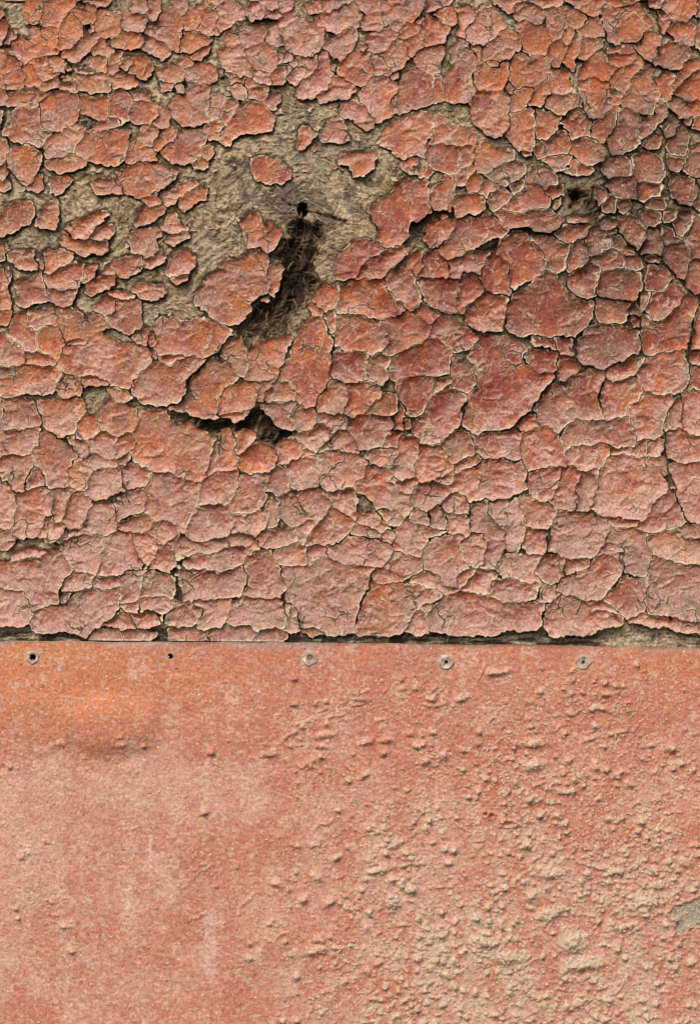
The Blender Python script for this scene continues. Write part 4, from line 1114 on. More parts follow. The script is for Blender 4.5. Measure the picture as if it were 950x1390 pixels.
# ------------------------------------------------------------------ bare surface under the paint
SG = 1.4
xg = np.arange(-MG, W + MG + SG, SG); yg = np.arange(-MG, 905, SG)
XG, YG = np.meshgrid(xg, yg)
def on_ground(A):
    ii = np.clip(np.round((XG + MG) / ST).astype(int), 0, NX - 1); jj = np.clip(np.round((YG + MG) / ST).astype(int), 0, NY - 1)
    return A[jj, ii]
s1 = on_ground(SB)
bare = sstep(1.0, 7.0, -s1)
def P4(s, o):
    return np.array([float(t) for t in s.split()]).reshape(-1, 2) / 3.8 + o
CLEFTS = [(P4('500 520 600 430 640 330 700 350 760 350 745 500 700 600 760 640 690 720 660 800 500 874 400 850 440 740 520 720 575 600 560 540', (233, 213)), 8.0, 0.82),
          (P4('560 560 640 430 690 430 690 560 650 700 590 740', (233, 213)), 8.0, 0.95),
          (P4('180 525 300 545 420 505 490 430 480 470 560 585 640 605 600 640 550 690 480 650 420 605 300 600 200 610 120 560', (233, 427)), 7.0, 0.85),
          (P4('0 500 100 515 190 540 160 600 100 560 0 555', (233, 427)), 4.0, 0.4),
          (P4('310 70 380 10 480 -20 640 -20 620 60 540 110 420 140 380 190 350 130', (233, 427)), 4.0, 0.55),
          (P4('280 190 340 170 380 200 330 240 290 260', (700, 213)), 10.0, 0.8),
          (P4('360 230 440 240 440 300 400 350 370 320', (700, 213)), 5.0, 0.6),
          (P4('-100 335 60 340 240 350 330 340 300 410 160 420 20 400 -110 400', (700, 213)), 4.0, 0.55),
          (P4('330 290 420 270 600 290 560 330 420 350 410 430 320 450 330 380', (467, 213)), 3.5, 0.5),
          (P4('650 500 800 430 810 460 760 510 690 495', (467, 213)), 4.0, 0.6)]
dark = np.zeros(XG.shape); dep = np.zeros(XG.shape)
wxg = XG + 5 * vnoise(XG, YG, 11, 61) + 3 * vnoise(XG, YG, 4, 611); wyg = YG + 5 * vnoise(XG, YG, 16, 62)
for P, dp, dk in CLEFTS:
    d = poly_sdf(P, wxg, wyg)
    dep = np.maximum(dep, dp * sstep(-4, 6, d)); dark = np.maximum(dark, dk * sstep(-11, 5, d + 5 * fbm(XG, YG, 9, 612, 3, 0.7)))
# matted fibres: noise stretched along a wandering direction
ang = 0.25 + 0.9 * fbm(XG, YG, 85, 63, 2) - 0.75 * np.exp(-(((XG - 480) / 90) ** 2 + ((YG - 240) / 90) ** 2))
ca, sa = np.cos(ang), np.sin(ang)
wob = 5 * vnoise(XG, YG, 20, 64)
def fibre(scale, stretch, seed):
    u = XG * ca - YG * sa; v = XG * sa + YG * ca + wob
    return vnoise(u / stretch, v, scale, seed)
fb = 0.42 * fibre(3.8, 3.2, 65) + 0.34 * fibre(2.6, 2.2, 66) + 0.75 * fbm(XG, YG, 7, 67, 3, 0.8)
hg = -6.0 + 4.4 * bare + (1.0 + 2.0 * bare) * fb + 2.6 * bare * fbm(XG, YG, 22, 68) - 1.7 * dep + 4.0 * sstep(0.2, 0.9, dark) * fibre(4.5, 3.0, 69)
# strip of rotten wood above the sheet
band = sstep(850, 862, YG) * sstep(-2, 3, -on_ground(FSURF))
hg = hg - 6.5 * band * (1 - 0.6 * sstep(780, 830, XG)) + band * 1.6 * vnoise(XG / 7, YG, 2.6, 70)
# grooves running through the bare wood
for P, wd, dp in [([(385, 272), (400, 278), (410, 286), (440, 290), (465, 300)], 1.6, 4), ([(408, 300), (402, 330), (406, 345)], 2.5, 4)]:
    d, _ = line_d(np.array(P, float), wxg, wyg)
    hg -= dp * np.exp(-(d / wd) ** 2); dark = np.maximum(dark, 0.8 * np.exp(-(d / (wd + 0.6)) ** 2))
HOLES = [(410.5, 284.5, 7.0, 9.0), (783.5, 264, 4.2, 5.0), (231.5, 889.8, 5.5, 5.5), (46, 892, 5.5, 5.5), (606, 898.5, 5, 5), (792, 899, 5, 5)]
for hx, hy, rx, ry in HOLES:
    r = np.sqrt(((XG - hx) / rx) ** 2 + ((YG - hy) / ry) ** 2) + 0.15 * vnoise(XG, YG, 4, 71)
    hg = np.where(r < 1, np.minimum(hg, -34.0), hg); dark = np.maximum(dark, sstep(1.35, 0.95, r))
c_tan1 = np.array([0.50, 0.395, 0.250]); c_tan2 = np.array([0.235, 0.165, 0.090]); c_brown = np.array([0.040, 0.027, 0.019]); c_crack = np.array([0.078, 0.056, 0.037])
cg = mixc(np.broadcast_to(c_tan1, XG.shape + (3,)) * 1.0, c_tan2, sstep(0.35, -0.45, fb + 0.4 * fbm(XG, YG, 45, 72, 2)))
cg = mixc(cg, np.array([0.30, 0.30, 0.25]), 0.30 * sstep(0.05, 0.6, fbm(XG, YG, 60, 73)))
cg = mixc(cg, np.array([0.34, 0.22, 0.075]), 0.55 * sstep(0.1, 0.6, fbm(XG, YG, 34, 74)) * sstep(420, 520, XG))
cg = mixc(cg, np.array([0.11, 0.085, 0.075]), 0.75 * sstep(0.05, 0.45, 1.3 * fbm(XG, YG, 20, 75) - 0.32 + 0.85 * np.exp(-(((XG - 405) / 55) ** 2 + ((YG - 275) / 42) ** 2))))
cg = mixc(cg, c_crack, 0.80 * (1 - bare))
cg = mixc(cg, np.array([0.075, 0.055, 0.038]), 0.8 * np.clip(np.exp(-(((XG - 850) / 115) ** 2 + ((YG - 285) / 110) ** 2)) * (0.75 + 0.9 * fbm(XG, YG, 14, 78)), 0, 1))
streak = vnoise(XG + 0.45 * YG, YG / 4.5, 4.2, 76) + 0.6 * vnoise(XG + 0.3 * YG, YG / 3.5, 2.4, 77)
rag = sstep(-0.6, 0.35, 0.9 * dark - 0.35 - 0.55 * streak - 0.3 * fb)
cg = mixc(cg, np.array([0.22, 0.135, 0.070]), np.clip(1.2 * dark, 0, 0.85))
cg = mixc(cg, c_brown, np.clip(dark * 1.15 * rag, 0, 1))
hg = hg + 4.5 * dark * streak
cg = mixc(cg, np.array([0.050, 0.042, 0.034]), 0.92 * band * (1 - sstep(800, 850, XG) * sstep(945, 900, XG)) * sstep(0.7, -0.1, vnoise(XG / 7, YG, 2.6, 70)))
co = to_world(XG.ravel(), YG.ravel(), hg.ravel())
hid = (s1 > 5.5) & (on_ground(FSURF) > -90)          # deep under sound paint nothing of it shows
q, _ = grid_faces(~(hid[:-1, :-1] & hid[1:, :-1] & hid[:-1, 1:] & hid[1:, 1:]))
us = np.zeros(len(co), bool); us[q.ravel()] = True
q = (np.cumsum(us) - 1)[q]; co = co[us]; cg = cg.reshape(-1, 3)[us]
org = co.mean(0)
add('bare_wood', make_mesh('bare_wood', co - org, q, cg.reshape(-1, 3)), M_GROUND, wall, org)

# solid body of the wall behind
def box_mesh(name, x0, x1, y0, y1, h0, h1, col):
    v = [(a, b, h) for h in (h0, h1) for b in (y0, y1) for a in (x0, x1)]
    v = np.array(v, float); c8 = to_world(v[:, 0], v[:, 1], v[:, 2])
    q = [(0, 1, 3, 2), (4, 6, 7, 5), (0, 2, 6, 4), (1, 5, 7, 3), (0, 4, 5, 1), (2, 3, 7, 6)]
    return c8, np.array(q), np.tile(np.array(col), (8, 1))
ZB = H / 2 + ZC / S                      # pixel row of the ground, below the picture
c8, q8, k8 = box_mesh('panel_core', -MG, W + MG, -MG, ZB, -70, -36, (0.2, 0.16, 0.1))
org = c8.mean(0)
add('panel_core', make_mesh('panel_core', c8 - org, q8, k8, None, np.zeros(6, bool)), M_GROUND, wall, org)
# closed rim between the core and the bare surface
def strip(px, py, hh, back):
    a = to_world(px, py, hh); b = to_world(px, py, np.full(len(px), back)); n = len(px)
    i = np.arange(n - 1)
    return np.concatenate([a, b]), np.stack([i, i + 1, i + 1 + n, i + n], -1)
CO = []; Q = []; off = 0
for a, b in ((XG[0], YG[0]), (XG[-1], YG[-1]), (XG[:, 0], YG[:, 0]), (XG[:, -1], YG[:, -1])):
    hh = hg[0] if a is XG[0] else None
for sel in ((0, slice(None)), (-1, slice(None)), (slice(None), 0), (slice(None), -1)):
    c_, q_ = strip(XG[sel], YG[sel], hg[sel], -36.0)
    CO.append(c_); Q.append(q_ + off); off += len(c_)
CO = np.concatenate(CO); org = CO.mean(0)
add('panel_edge', make_mesh('panel_edge', CO - org, np.concatenate(Q), np.tile(np.array([0.2, 0.16, 0.1]), (len(CO), 1)), None), M_GROUND, wall, org)

# straw fibres lying on the bare patches
r3 = np.random.default_rng(9)
NF = 1500; fx = []; tries = 0
cand = np.stack([r3.uniform(-20, 970, 120000), r3.uniform(-20, 868, 120000)], -1)
ii = np.round((cand[:, 0] + MG) / ST).astype(int); jj = np.round((cand[:, 1] + MG) / ST).astype(int)
ok = (SB[jj, ii] < -4.5)
cand = cand[ok][:NF]
gi = np.round((cand[:, 0] + MG) / SG).astype(int); gj = np.round((cand[:, 1] + MG) / SG).astype(int)
CO = []; Q = []; C = []; off = 0
for n_, (px, py) in enumerate(cand):
    a = -ang[gj[n_], gi[n_]] + r3.normal(0, 0.45); ln = r3.uniform(4, 16); w = r3.uniform(0.35, 0.95); b = r3.normal(0, 0.9)
    k = 4; pts = []; x_, y_ = px - 0.5 * ln * math.cos(a), py - 0.5 * ln * math.sin(a)
    for i in range(k):
        pts.append((x_, y_)); aa = a + b * (i / 3 - 0.5)
        x_ += ln / 3 * math.cos(aa); y_ += ln / 3 * math.sin(aa)
    pts = np.array(pts)
    ui = np.clip(np.round((pts[:, 0] + MG) / SG).astype(int), 0, len(xg) - 1); uj = np.clip(np.round((pts[:, 1] + MG) / SG).astype(int), 0, len(yg) - 1)
    hh = hg[uj, ui]; hh = 0.5 * hh + 0.5 * hh.max() + 0.2
    if hh.max() < -16: continue
    ta = np.gradient(pts, axis=0); ta /= np.linalg.norm(ta, axis=1)[:, None] + 1e-6
    nr = np.stack([-ta[:, 1], ta[:, 0]], -1)
    ww = w * np.array([0.4, 1, 1, 0.3])[:, None]
    l = pts + nr * ww; r_ = pts - nr * ww
    CO.append(to_world(np.concatenate([l[:, 0], r_[:, 0], pts[:, 0]]), np.concatenate([l[:, 1], r_[:, 1], pts[:, 1]]), np.concatenate([hh - 0.6, hh - 0.6, hh + 0.7 * ww[:, 0] + 0.2])))
    i = np.arange(k - 1)
    Q.append(np.concatenate([np.stack([i, i + 8, i + 9, i + 1], -1), np.stack([i + 8, i + 4, i + 5, i + 9], -1)])[:, ::-1] + off)
    dk = dark[gj[n_], gi[n_]]
    t = r3.random(); cc = np.array([0.46, 0.37, 0.23]) * (0.35 + 1.0 * t) * (1 - 0.9 * dk)
    C.append(np.tile(cc, (12, 1))); off += 12
CO = np.concatenate(CO); org = CO.mean(0)
ob = add('straw_fibres', make_mesh('straw_fibres', CO - org, np.concatenate(Q), np.concatenate(C)), M_FIBRE, wall, org)
ob['kind'] = 'stuff'
ob['label'] = 'short pale straw fibres matted on the bare patches'

# splinters of dark rotten wood in the split below the hole
r7 = np.random.default_rng(19)
CO = []; Q = []; C = []; off = 0; nsp = 0
while nsp < 150:
    px, py = r7.uniform(240, 440), r7.uniform(290, 610)
    i_, j_ = int((px + MG) / SG), int((py + MG) / SG)
    if dark[j_, i_] < 0.35 or s1[j_, i_] > -1.5: continue
    nsp += 1
    low = py > 500
    a = math.radians(r7.normal(12, 22) if low else r7.normal(118 if px < 400 else 95, 32)); ln = r7.uniform(6, 18); w = r7.uniform(0.6, 1.7); b = r7.normal(0, 0.9)
    pts = []; x_, y_ = px - 0.5 * ln * math.cos(a), py - 0.5 * ln * math.sin(a)
    for i in range(4):
        pts.append((x_, y_)); aa = a + b * (i / 3 - 0.5) + r7.normal(0, 0.12); x_ += ln / 3 * math.cos(aa); y_ += ln / 3 * math.sin(aa)
    pts = np.array(pts)
    ui = np.clip(np.round((pts[:, 0] + MG) / SG).astype(int), 0, len(xg) - 1); uj = np.clip(np.round((pts[:, 1] + MG) / SG).astype(int), 0, len(yg) - 1)
    hh = np.maximum(hg[uj, ui], -13); hh = 0.6 * hh + 0.4 * hh.max() + r7.uniform(0.2, 1.6) + np.array([0.5, 0, 0.2, 0.9]) * r7.uniform(0, 1.6)
    ta = np.gradient(pts, axis=0); ta /= np.linalg.norm(ta, axis=1)[:, None] + 1e-6
    nr = np.stack([-ta[:, 1], ta[:, 0]], -1); ww = w * np.array([0.5, 1, 0.9, 0.15])[:, None]
    l = pts + nr * ww; r_ = pts - nr * ww
    CO.append(to_world(np.concatenate([l[:, 0], r_[:, 0], pts[:, 0]]), np.concatenate([l[:, 1], r_[:, 1], pts[:, 1]]), np.concatenate([hh - 1.2, hh - 1.2, hh + 0.6 * ww[:, 0]])))
    i = np.arange(3)
    Q.append(np.concatenate([np.stack([i, i + 8, i + 9, i + 1], -1), np.stack([i + 8, i + 4, i + 5, i + 9], -1)])[:, ::-1] + off)
    t = r7.random() ** 3
    C.append(np.tile(np.array([0.032, 0.021, 0.015]) * (1 - t) + np.array([0.20, 0.125, 0.07]) * t, (12, 1))); off += 12
CO = np.concatenate(CO); org = CO.mean(0)
ob = add('wood_splinters', make_mesh('wood_splinters', CO - org, np.concatenate(Q), np.concatenate(C)), M_FIBRE, wall, org)
ob['kind'] = 'stuff'
ob['label'] = 'dark splinters of rotten wood in the split below the hole'

# ------------------------------------------------------------------ the metal sheet
sheet = empty('metal_sheet', to_world(475.0, ZB, 0.0))
sheet['label'] = 'dusty, blistered red metal sheet riveted below the cracked paint'
sheet['category'] = 'metal sheet'
xt = np.arange(-MG, W + MG + ST, ST); YB = 1460.0
nrow = int((YB - 866) / ST)
U = np.arange(nrow + 1) / nrow
XS = np.tile(xt, (nrow + 1, 1))
top = sheet_top(xt) + 0.8 * vnoise(xt, xt * 0, 55, 80) + 0.5 * vnoise(xt, xt * 0, 9, 801)
YS = top[None, :] + (YB - top[None, :]) * U[:, None]
SX0, SY0 = -MG, 866.0
# how rough and dusty each part of the sheet is
rough = np.clip(0.10 + 0.80 * sstep(250, 700, XS + 0.15 * (YS - 1000) + 190 * fbm(XS, YS, 75, 811, 3)) * sstep(880, 960, YS) * (1 - 0.55 * sstep(820, 900, XS) * sstep(1120, 960, YS))
                + 0.55 * sstep(1080, 1290, YS) * sstep(380, 620, XS) + 0.25 * sstep(0.1, 0.6, fbm(XS, YS, 60, 81)), 0, 1.25) * (0.62 + 0.75 * sstep(-0.25, 0.35, fbm(XS, YS, 38, 812, 3)))
rough = np.clip(rough, 0, 1.2)
rough *= 1 - 0.55 * np.exp(-((XS - 548) / 12) ** 2) * sstep(980, 1010, YS) * sstep(1150, 1080, YS)
hs = 10.0 * np.exp(-(((XS - 150) / 62) ** 2 + ((YS - 985) / 38) ** 2) ** 2) + 4.0 * np.exp(-(((XS - 60) / 60) ** 2 + ((YS - 965) / 45) ** 2)) + 1.6 * fbm(XS, YS, 70, 82) + 0.35 * fbm(XS, YS, 12, 83) + rough * (0.5 * fbm(XS, YS, 8, 84, 3, 0.7))
lump = np.zeros(XS.shape)
r4 = np.random.default_rng(12)
def rough_at(px, py):
    j = int(np.clip((py - SY0) / ST, 0, nrow)); i = int(np.clip((px - SX0) / ST, 0, len(xt) - 1))
    return rough[j, i]
def blob(px, py, a, b, th, amp, sharp=1.0):
    R = 3 * max(a, b)
    i0 = max(0, int((px - R - SX0) / ST)); i1 = min(XS.shape[1], int((px + R - SX0) / ST) + 2)
    j0 = max(0, int((py - R - SY0) / ST) - 8); j1 = min(XS.shape[0], int((py + R - SY0) / ST) + 2)
    if i1 <= i0 or j1 <= j0: return
    sl = (slice(j0, j1), slice(i0, i1))
    dx = XS[sl] - px; dy = YS[sl] - py
    u = (dx * math.cos(th) + dy * math.sin(th)) / a; v = (-dx * math.sin(th) + dy * math.cos(th)) / b
    v = np.where(v > 0, v * 1.25, v * 0.8)               # steeper on the underside
    lump[sl] = np.maximum(lump[sl], amp * np.exp(-(u * u + v * v) ** sharp))
# the blisters one can pick out, from the photograph: x, y, half-length, half-height, tilt, height
for bx, by, a, b, th, am in [(399, 921, 5, 5, 0, 5), (83, 1010, 7, 4, -0.2, 2.5), (166, 1000, 4, 3, 0.2, 2.2), (167, 1011, 6, 4, -0.3, 3), (174, 1045, 9, 6, 0, 2),
                             (676, 913, 17, 4, -0.1, 5), (625, 949, 10, 4, -0.35, 4.5), (596, 957, 12, 2.5, -0.2, 2.5), (365, 1024, 9, 4.5, -0.1, 4), (361, 1009, 4, 3, 0, 2.5),
                             (440, 999, 14, 4, -0.15, 4.5), (436, 1013, 10, 4, 0.1, 3.5), (420, 1035, 14, 4, -0.5, 3.5), (442, 984, 6, 4, 0, 3), (428, 955, 5, 4, 0, 2.6),
                             (443, 953, 4, 4, 0, 3), (911, 1016, 7, 6.5, 0, 6.5), (940, 1045, 4, 4, 0, 4), (812, 961, 13, 3.5, 0.3, 3.5), (806, 945, 9, 4, -0.5, 2.5),
                             (601, 1026, 6, 6, 0, 5.5), (579, 1033, 6, 5, 0, 5), (588, 994, 5, 4, 0, 4), (556, 996, 5, 4, 0, 4), (497, 1008, 12, 4, -0.2, 4), (525, 1005, 9, 4, -0.2, 4),
                             (489, 949, 13, 3, 0.1, 3), (483, 941, 4, 4, 0, 3.5), (548, 935, 4, 4, 0, 3), (564, 934, 5, 4, -0.3, 3.2), (588, 932, 4, 3, 0, 2.6), (723, 1010, 12, 6, 0, 5),
                             (725, 1040, 14, 7, -0.2, 6), (770, 1032, 6, 5, -0.4, 4), (854, 1065, 6, 5, 0, 4.5), (838, 1050, 12, 3, -0.45, 3.5), (800, 1003, 12, 2.6, -0.3, 2.8), (835, 995, 16, 2.6, -0.3, 2.8),
                             (615, 1155, 6, 5, 0, 5.5), (604, 1153, 5, 4, 0, 5), (559, 1208, 7, 6, 0, 5.5), (533, 1227, 9, 8, 0, 5), (512, 1182, 17, 4, -0.2, 5), (558, 1165, 7, 4, 0, 4.5), (456, 1165, 8, 4, -0.5, 4.5),
                             (430, 1192, 8, 6, 0.4, 4.5), (448, 1225, 12, 5, -0.5, 4), (375, 1200, 10, 4, 0.3, 3), (429, 1290, 16, 6, -0.2, 5.5), (432, 1276, 8, 6, 0, 4.5), (340, 1280, 6, 4, 0, 3), (322, 1176, 4, 4, 0, 2.5),
                             (397, 1146, 4, 3, 0, 3), (403, 1148, 6, 3, 0, 2.5), (745, 1187, 16, 7, 0, 5), (829, 1184, 6, 5, 0, 5), (842, 1184, 4, 4, 0, 4.5), (805, 1176, 22, 2.5, 0.3, 3), (740, 1180, 14, 2.5, -0.4, 3),
                             (875, 1226, 16, 10, -0.2, 5), (890, 1202, 12, 6, 0, 4), (778, 1280, 16, 14, -0.3, 7), (752, 1240, 20, 6, -0.6, 5), (735, 1244, 9, 7, 0, 5), (660, 1280, 20, 7, 0.1, 5), (845, 1258, 22, 4, -0.2, 4),
                             (826, 1112, 6, 4, 0, 4.5), (842, 1112, 7, 3, -0.5, 4), (757, 1108, 5, 5, 0, 4.5), (930, 1172, 9, 6, 0, 4), (889, 1126, 4, 4, 0, 4), (720, 1218, 8, 9, 0.5, 5), (690, 1300, 24, 9, 0, 4), (790, 1310, 26, 8, -0.1, 6)]:
    blob(bx, by, a, b, th, am)
n_b = 0
while n_b < 4200:
    px, py = r4.uniform(-60, 1010), r4.uniform(880, 1455)
    if r4.random() > rough_at(px, py) ** 2.2 * (0.35 + 0.65 * min(1, max(0, (py - 930) / 150))): continue
    n_b += 1
    s_ = 0.75 + 3.4 * r4.random() ** 4.5
    blob(px, py, s_ * r4.uniform(0.9, 1.5), s_, r4.normal(-0.15, 0.4), s_ * r4.uniform(0.8, 1.6))
# wavering ridges of blistered paint
for P in strokes(700, 33, (-40, 990), (890, 1455), (9, 30), [-20, -12, 8, -40], 16, 0.9):
    if r4.random() > rough_at(P[2][0], P[2][1]) ** 2: continue
    amp = r4.uniform(0.8, 2.4); wd = r4.uniform(1.2, 2.2)
    def fn(sl, xx, yy):
        j0 = max(0, sl[0].start - 10)
        sl = (slice(j0, min(XS.shape[0], sl[0].stop + 4)), sl[1])
        d, t = line_d(P, XS[sl], YS[sl])
        lump[sl] = np.maximum(lump[sl], amp * np.sin(np.pi * np.clip(t, 0.03, 0.97)) ** 0.5 * np.exp(-(d / wd) ** 2))
    stamp(XS, P, SX0, SY0, ST, 8, fn)
crust = 0.85 * rough * np.maximum(0, fbm(XS, YS, 5, 85, 3, 0.8))
hs = hs + lump * (1.2 + 0.8 * fbm(XS, YS, 5, 86, 3, 0.8)) + 4.2 * crust + 0.5 * fbm(XS, YS, 4, 98, 2)
# pits with torn rims
for px, py, r_ in [(667, 1107, 3.0), (658, 1105, 2.2), (690, 1118, 3.0)]:
    st_ = 2.6 if px == 690 else 1.0
    rr = np.sqrt(((XS - px) / st_) ** 2 + (YS - py) ** 2)
    hs += 3.0 * np.exp(-((rr - r_ - 1.5) / 1.4) ** 2) - 5.0 * np.exp(-(rr / r_) ** 2)
# patch where the paint has come away
PATCH = np.array([(903, 1241), (914, 1230), (930, 1226), (945, 1219), (975, 1222), (985, 1250), (950, 1256), (935, 1256), (924, 1270), (916, 1262), (917, 1247)], float)
pd = poly_sdf(PATCH, XS + 2 * vnoise(XS, YS, 7, 87), YS + 2 * vnoise(XS, YS, 7, 88))
pm = sstep(-0.6, 0.8, pd)
hs = hs * (1 - 0.8 * pm) - 2.0 * pm + 2.4 * np.exp(-((pd + 1.8) / 1.6) ** 2) * (0.6 + 0.6 * vnoise(XS, YS, 9, 89))
d2, t2 = line_d(np.array([(912, 1288), (921, 1278), (926, 1262), (938, 1254), (955, 1250)], float), XS, YS)
hs += 3.0 * np.exp(-(d2 / 2.0) ** 2)
# colours
nm = fbm(XS, YS, 40, 90, 3); nf = fbm(XS, YS, 4.5, 91, 3, 0.75); nb_ = fbm(XS, YS, 120, 92, 2); n7 = fbm(XS, YS, 11, 93, 3, 0.7)
c = np.broadcast_to(np.array([0.475, 0.180, 0.117]), XS.shape + (3,)) * 1.0
orm = np.clip(1.2 * np.exp(-(((XS - 90) / 150) ** 2 + ((YS - 920) / 85) ** 2)) + 0.55 * sstep(960, 880, YS) * sstep(-0.3, 0.4, nm) + 0.6 * np.exp(-(((XS - 905) / 60) ** 2 + ((YS - 910) / 60) ** 2))
              + 0.35 * np.exp(-(((XS - 300) / 80) ** 2 + ((YS - 930) / 60) ** 2)) + 0.35 * np.exp(-(((XS - 940) / 30) ** 2 + ((YS - 1090) / 60) ** 2)) + 0.95 * n7 + 0.12, 0, 1)
c = mixc(c, np.array([0.55, 0.200, 0.090]), 0.80 * orm)
c = mixc(c, np.array([0.60, 0.29, 0.085]), 0.55 * np.exp(-(((XS - 40) / 70) ** 2 + ((YS - 880) / 16) ** 2)) * sstep(-0.4, 0.5, n7))
c = mixc(c, np.array([0.34, 0.105, 0.06]), 0.50 * sstep(-0.05, 0.5, nf + 0.6 * n7 - 0.15))
strk = fbm(XS / 0.16, YS / 1.6, 90, 99, 3)
pale = np.exp(-(((XS - 175) / 130) ** 2 + ((YS - 1075) / 45) ** 2)) + 0.6 * np.exp(-(((XS - 20) / 70) ** 2 + ((YS - 1130) / 120) ** 2)) + 0.5 * np.exp(-(((XS - 190) / 30) ** 2 + ((YS - 905) / 40) ** 2))
pinkdust = np.clip(0.12 + 0.55 * pale + 0.28 * strk + 0.5 * nm + 0.75 * nf + 0.35 * n7 + 0.25 * sstep(980, 1080, YS) - 0.35 * orm, 0, 0.7)
c = mixc(c, np.array([0.60, 0.365, 0.275]), pinkdust)
fleck = sstep(0.22, 0.5, 0.9 * nf + 0.7 * n7 + 0.15 * nm)
c = mixc(c, np.array([0.72, 0.56, 0.43]), 0.26 * fleck)
fl2 = sstep(0.30, 0.55, vnoise(XS / 2.6, YS, 2.6, 910) * 0.7 + 0.5 * fbm(XS, YS, 22, 911))
c = mixc(c, np.array([0.74, 0.60, 0.46]), 0.24 * fl2)
rust = sstep(0.34, 0.6, fbm(XS, YS, 6, 912, 3, 0.7) + 0.3 * fbm(XS, YS, 50, 913))
c = mixc(c, np.array([0.22, 0.085, 0.04]), 0.40 * rust)
rel = lump + 4.2 * crust
sl_up = np.gradient(hs, ST, axis=0)
dd = np.clip(sstep(0.5, 3.2, rel + 0.9 * nf) * (0.15 + 0.75 * np.clip(rough, 0, 1)) * (0.75 + 0.5 * sstep(1000, 1280, YS)) * (0.75 + 0.5 * np.clip(sl_up, -0.6, 0.6)) + (0.28 + 0.24 * sstep(1060, 1250, YS)) * np.clip(rough, 0, 1) * sstep(0.0, 0.5, n7 + 0.5 * nm + 0.35 * sstep(1050, 1290, YS) - 0.15), 0, 0.9)
c = mixc(c, np.array([0.52, 0.395, 0.275]), np.clip(dd * 1.15, 0, 0.95))
c = mixc(c, np.array([0.27, 0.255, 0.19]), 0.85 * pm * sstep(-0.8, 0.1, n7 + 0.3))
c = mixc(c, np.array([0.45, 0.34, 0.30]), 0.6 * sstep(14, 2, YS - sheet_top(XS)) * sstep(0.0, 0.5, fbm(XS, YS, 45, 94) + 0.3 * sstep(160, 230, XS) * sstep(460, 380, XS)))
for x0_, x1_, y0_, y1_, k_ in [(278, 294, 1232, 1330, 0.28), (174, 187, 893, 925, 0.25)]:
    ms = sstep(1.0, -0.8, np.abs(XS - (x0_ + x1_) / 2) - (x1_ - x0_) / 2 + 2.0 * n7) * sstep(-4, 6, YS - y0_) * sstep(-4, 6, y1_ - YS)
    c = mixc(c, np.array([0.72, 0.52, 0.46]), k_ * ms * sstep(-0.6, 0.3, nf + 0.2))
vs_ = np.exp(-((XS - 175 - 3 * vnoise(XS, YS, 20, 95)) / 5) ** 2) * sstep(1165, 1195, YS) * sstep(1290, 1240, YS) + np.exp(-((XS - 205) / 3) ** 2) * sstep(1120, 1135, YS) * sstep(1190, 1180, YS)
c = mixc(c, np.array([0.66, 0.52, 0.40]), np.clip(0.7 * vs_ * sstep(-0.1, 0.4, nf), 0, 1))
edge = sstep(1.9, 0.4, YS - top[None, :])
c = mixc(c, np.array([0.62, 0.50, 0.36]), 0.75 * edge * sstep(-0.6, 0.2, vnoise(XS, YS * 0, 12, 96)))
LEVEL = 3.2
hs = LEVEL + hs * sstep(-1, 6, YS - top[None, :]) + 0.7 * edge
# cut the holes through
RV = [(45.5, 892.0, 9.2, 4.3, 'hollow'), (421.0, 893.0, 10.2, 0.0, 'worn'), (605.5, 898.6, 10.0, 3.2, 'small'), (791.0, 898.8, 10.0, 2.8, 'small')]
holes = [(231.7, 890.4, 3.9)] + [(a, b, 5.0) for a, b, R_, r_, k_ in RV if r_ > 0]
vm = np.ones(XS.shape, bool)
for hx, hy, hr in holes:
    rr = np.sqrt((XS - hx) ** 2 + (YS - hy) ** 2)
    vm &= rr > hr
    near = (rr <= hr) & (rr > 0.1)
    XS = np.where(near, hx + (XS - hx) / np.maximum(rr, 0.1) * hr, XS); YS = np.where(near, hy + (YS - hy) / np.maximum(rr, 0.1) * hr, YS)
    hs = np.where(rr < hr + 3, np.minimum(hs, LEVEL + 0.6), hs)
    c = mixc(c, np.array([0.52, 0.38, 0.30]), 0.8 * sstep(hr + 3, hr, rr) * sstep(-0.7, 0.2, nf))
for a_, b_, R_, r_, k_ in RV:
    rr = np.sqrt((XS - a_) ** 2 + (YS - b_) ** 2)
    hs = np.where(rr < R_ + 1, np.minimum(hs, LEVEL + 0.2), hs)
    c = mixc(c, np.array([0.50, 0.40, 0.31]), 0.55 * sstep(R_ + 6, R_ - 1, rr + 3 * n7))
    c = mixc(c, np.array([0.30, 0.14, 0.08]), 0.40 * np.exp(-((XS - a_) / 5) ** 2) * sstep(b_ + 8, b_ + 13, YS) * sstep(b_ + 42, b_ + 12, YS) * sstep(-0.5, 0.3, n7))
cm = vm[:-1, :-1] | vm[1:, :-1] | vm[:-1, 1:] | vm[1:, 1:]
q, e = grid_faces(cm)
n0 = XS.size
ring = np.unique(e); k = np.full(n0, -1); k[ring] = np.arange(len(ring)); m = len(ring)
xa = np.concatenate([XS.ravel(), XS.ravel()[ring], XS.ravel()[ring]]); ya = np.concatenate([YS.ravel(), YS.ravel()[ring], YS.ravel()[ring]])
ha = np.concatenate([hs.ravel(), hs.ravel()[ring], np.full(m, LEVEL - 3.4)])
ca_ = np.concatenate([c.reshape(-1, 3), np.tile(np.array([0.50, 0.40, 0.29]), (m, 1)), np.tile(np.array([0.20, 0.13, 0.09]), (m, 1))])
sk = np.stack([k[e[:, 1]] + n0, k[e[:, 0]] + n0, k[e[:, 0]] + n0 + m, k[e[:, 1]] + n0 + m], -1)
qa = np.concatenate([q, sk]); smf = np.zeros(len(qa), bool); smf[:len(q)] = True
co = to_world(xa, ya, ha); org = co.mean(0)
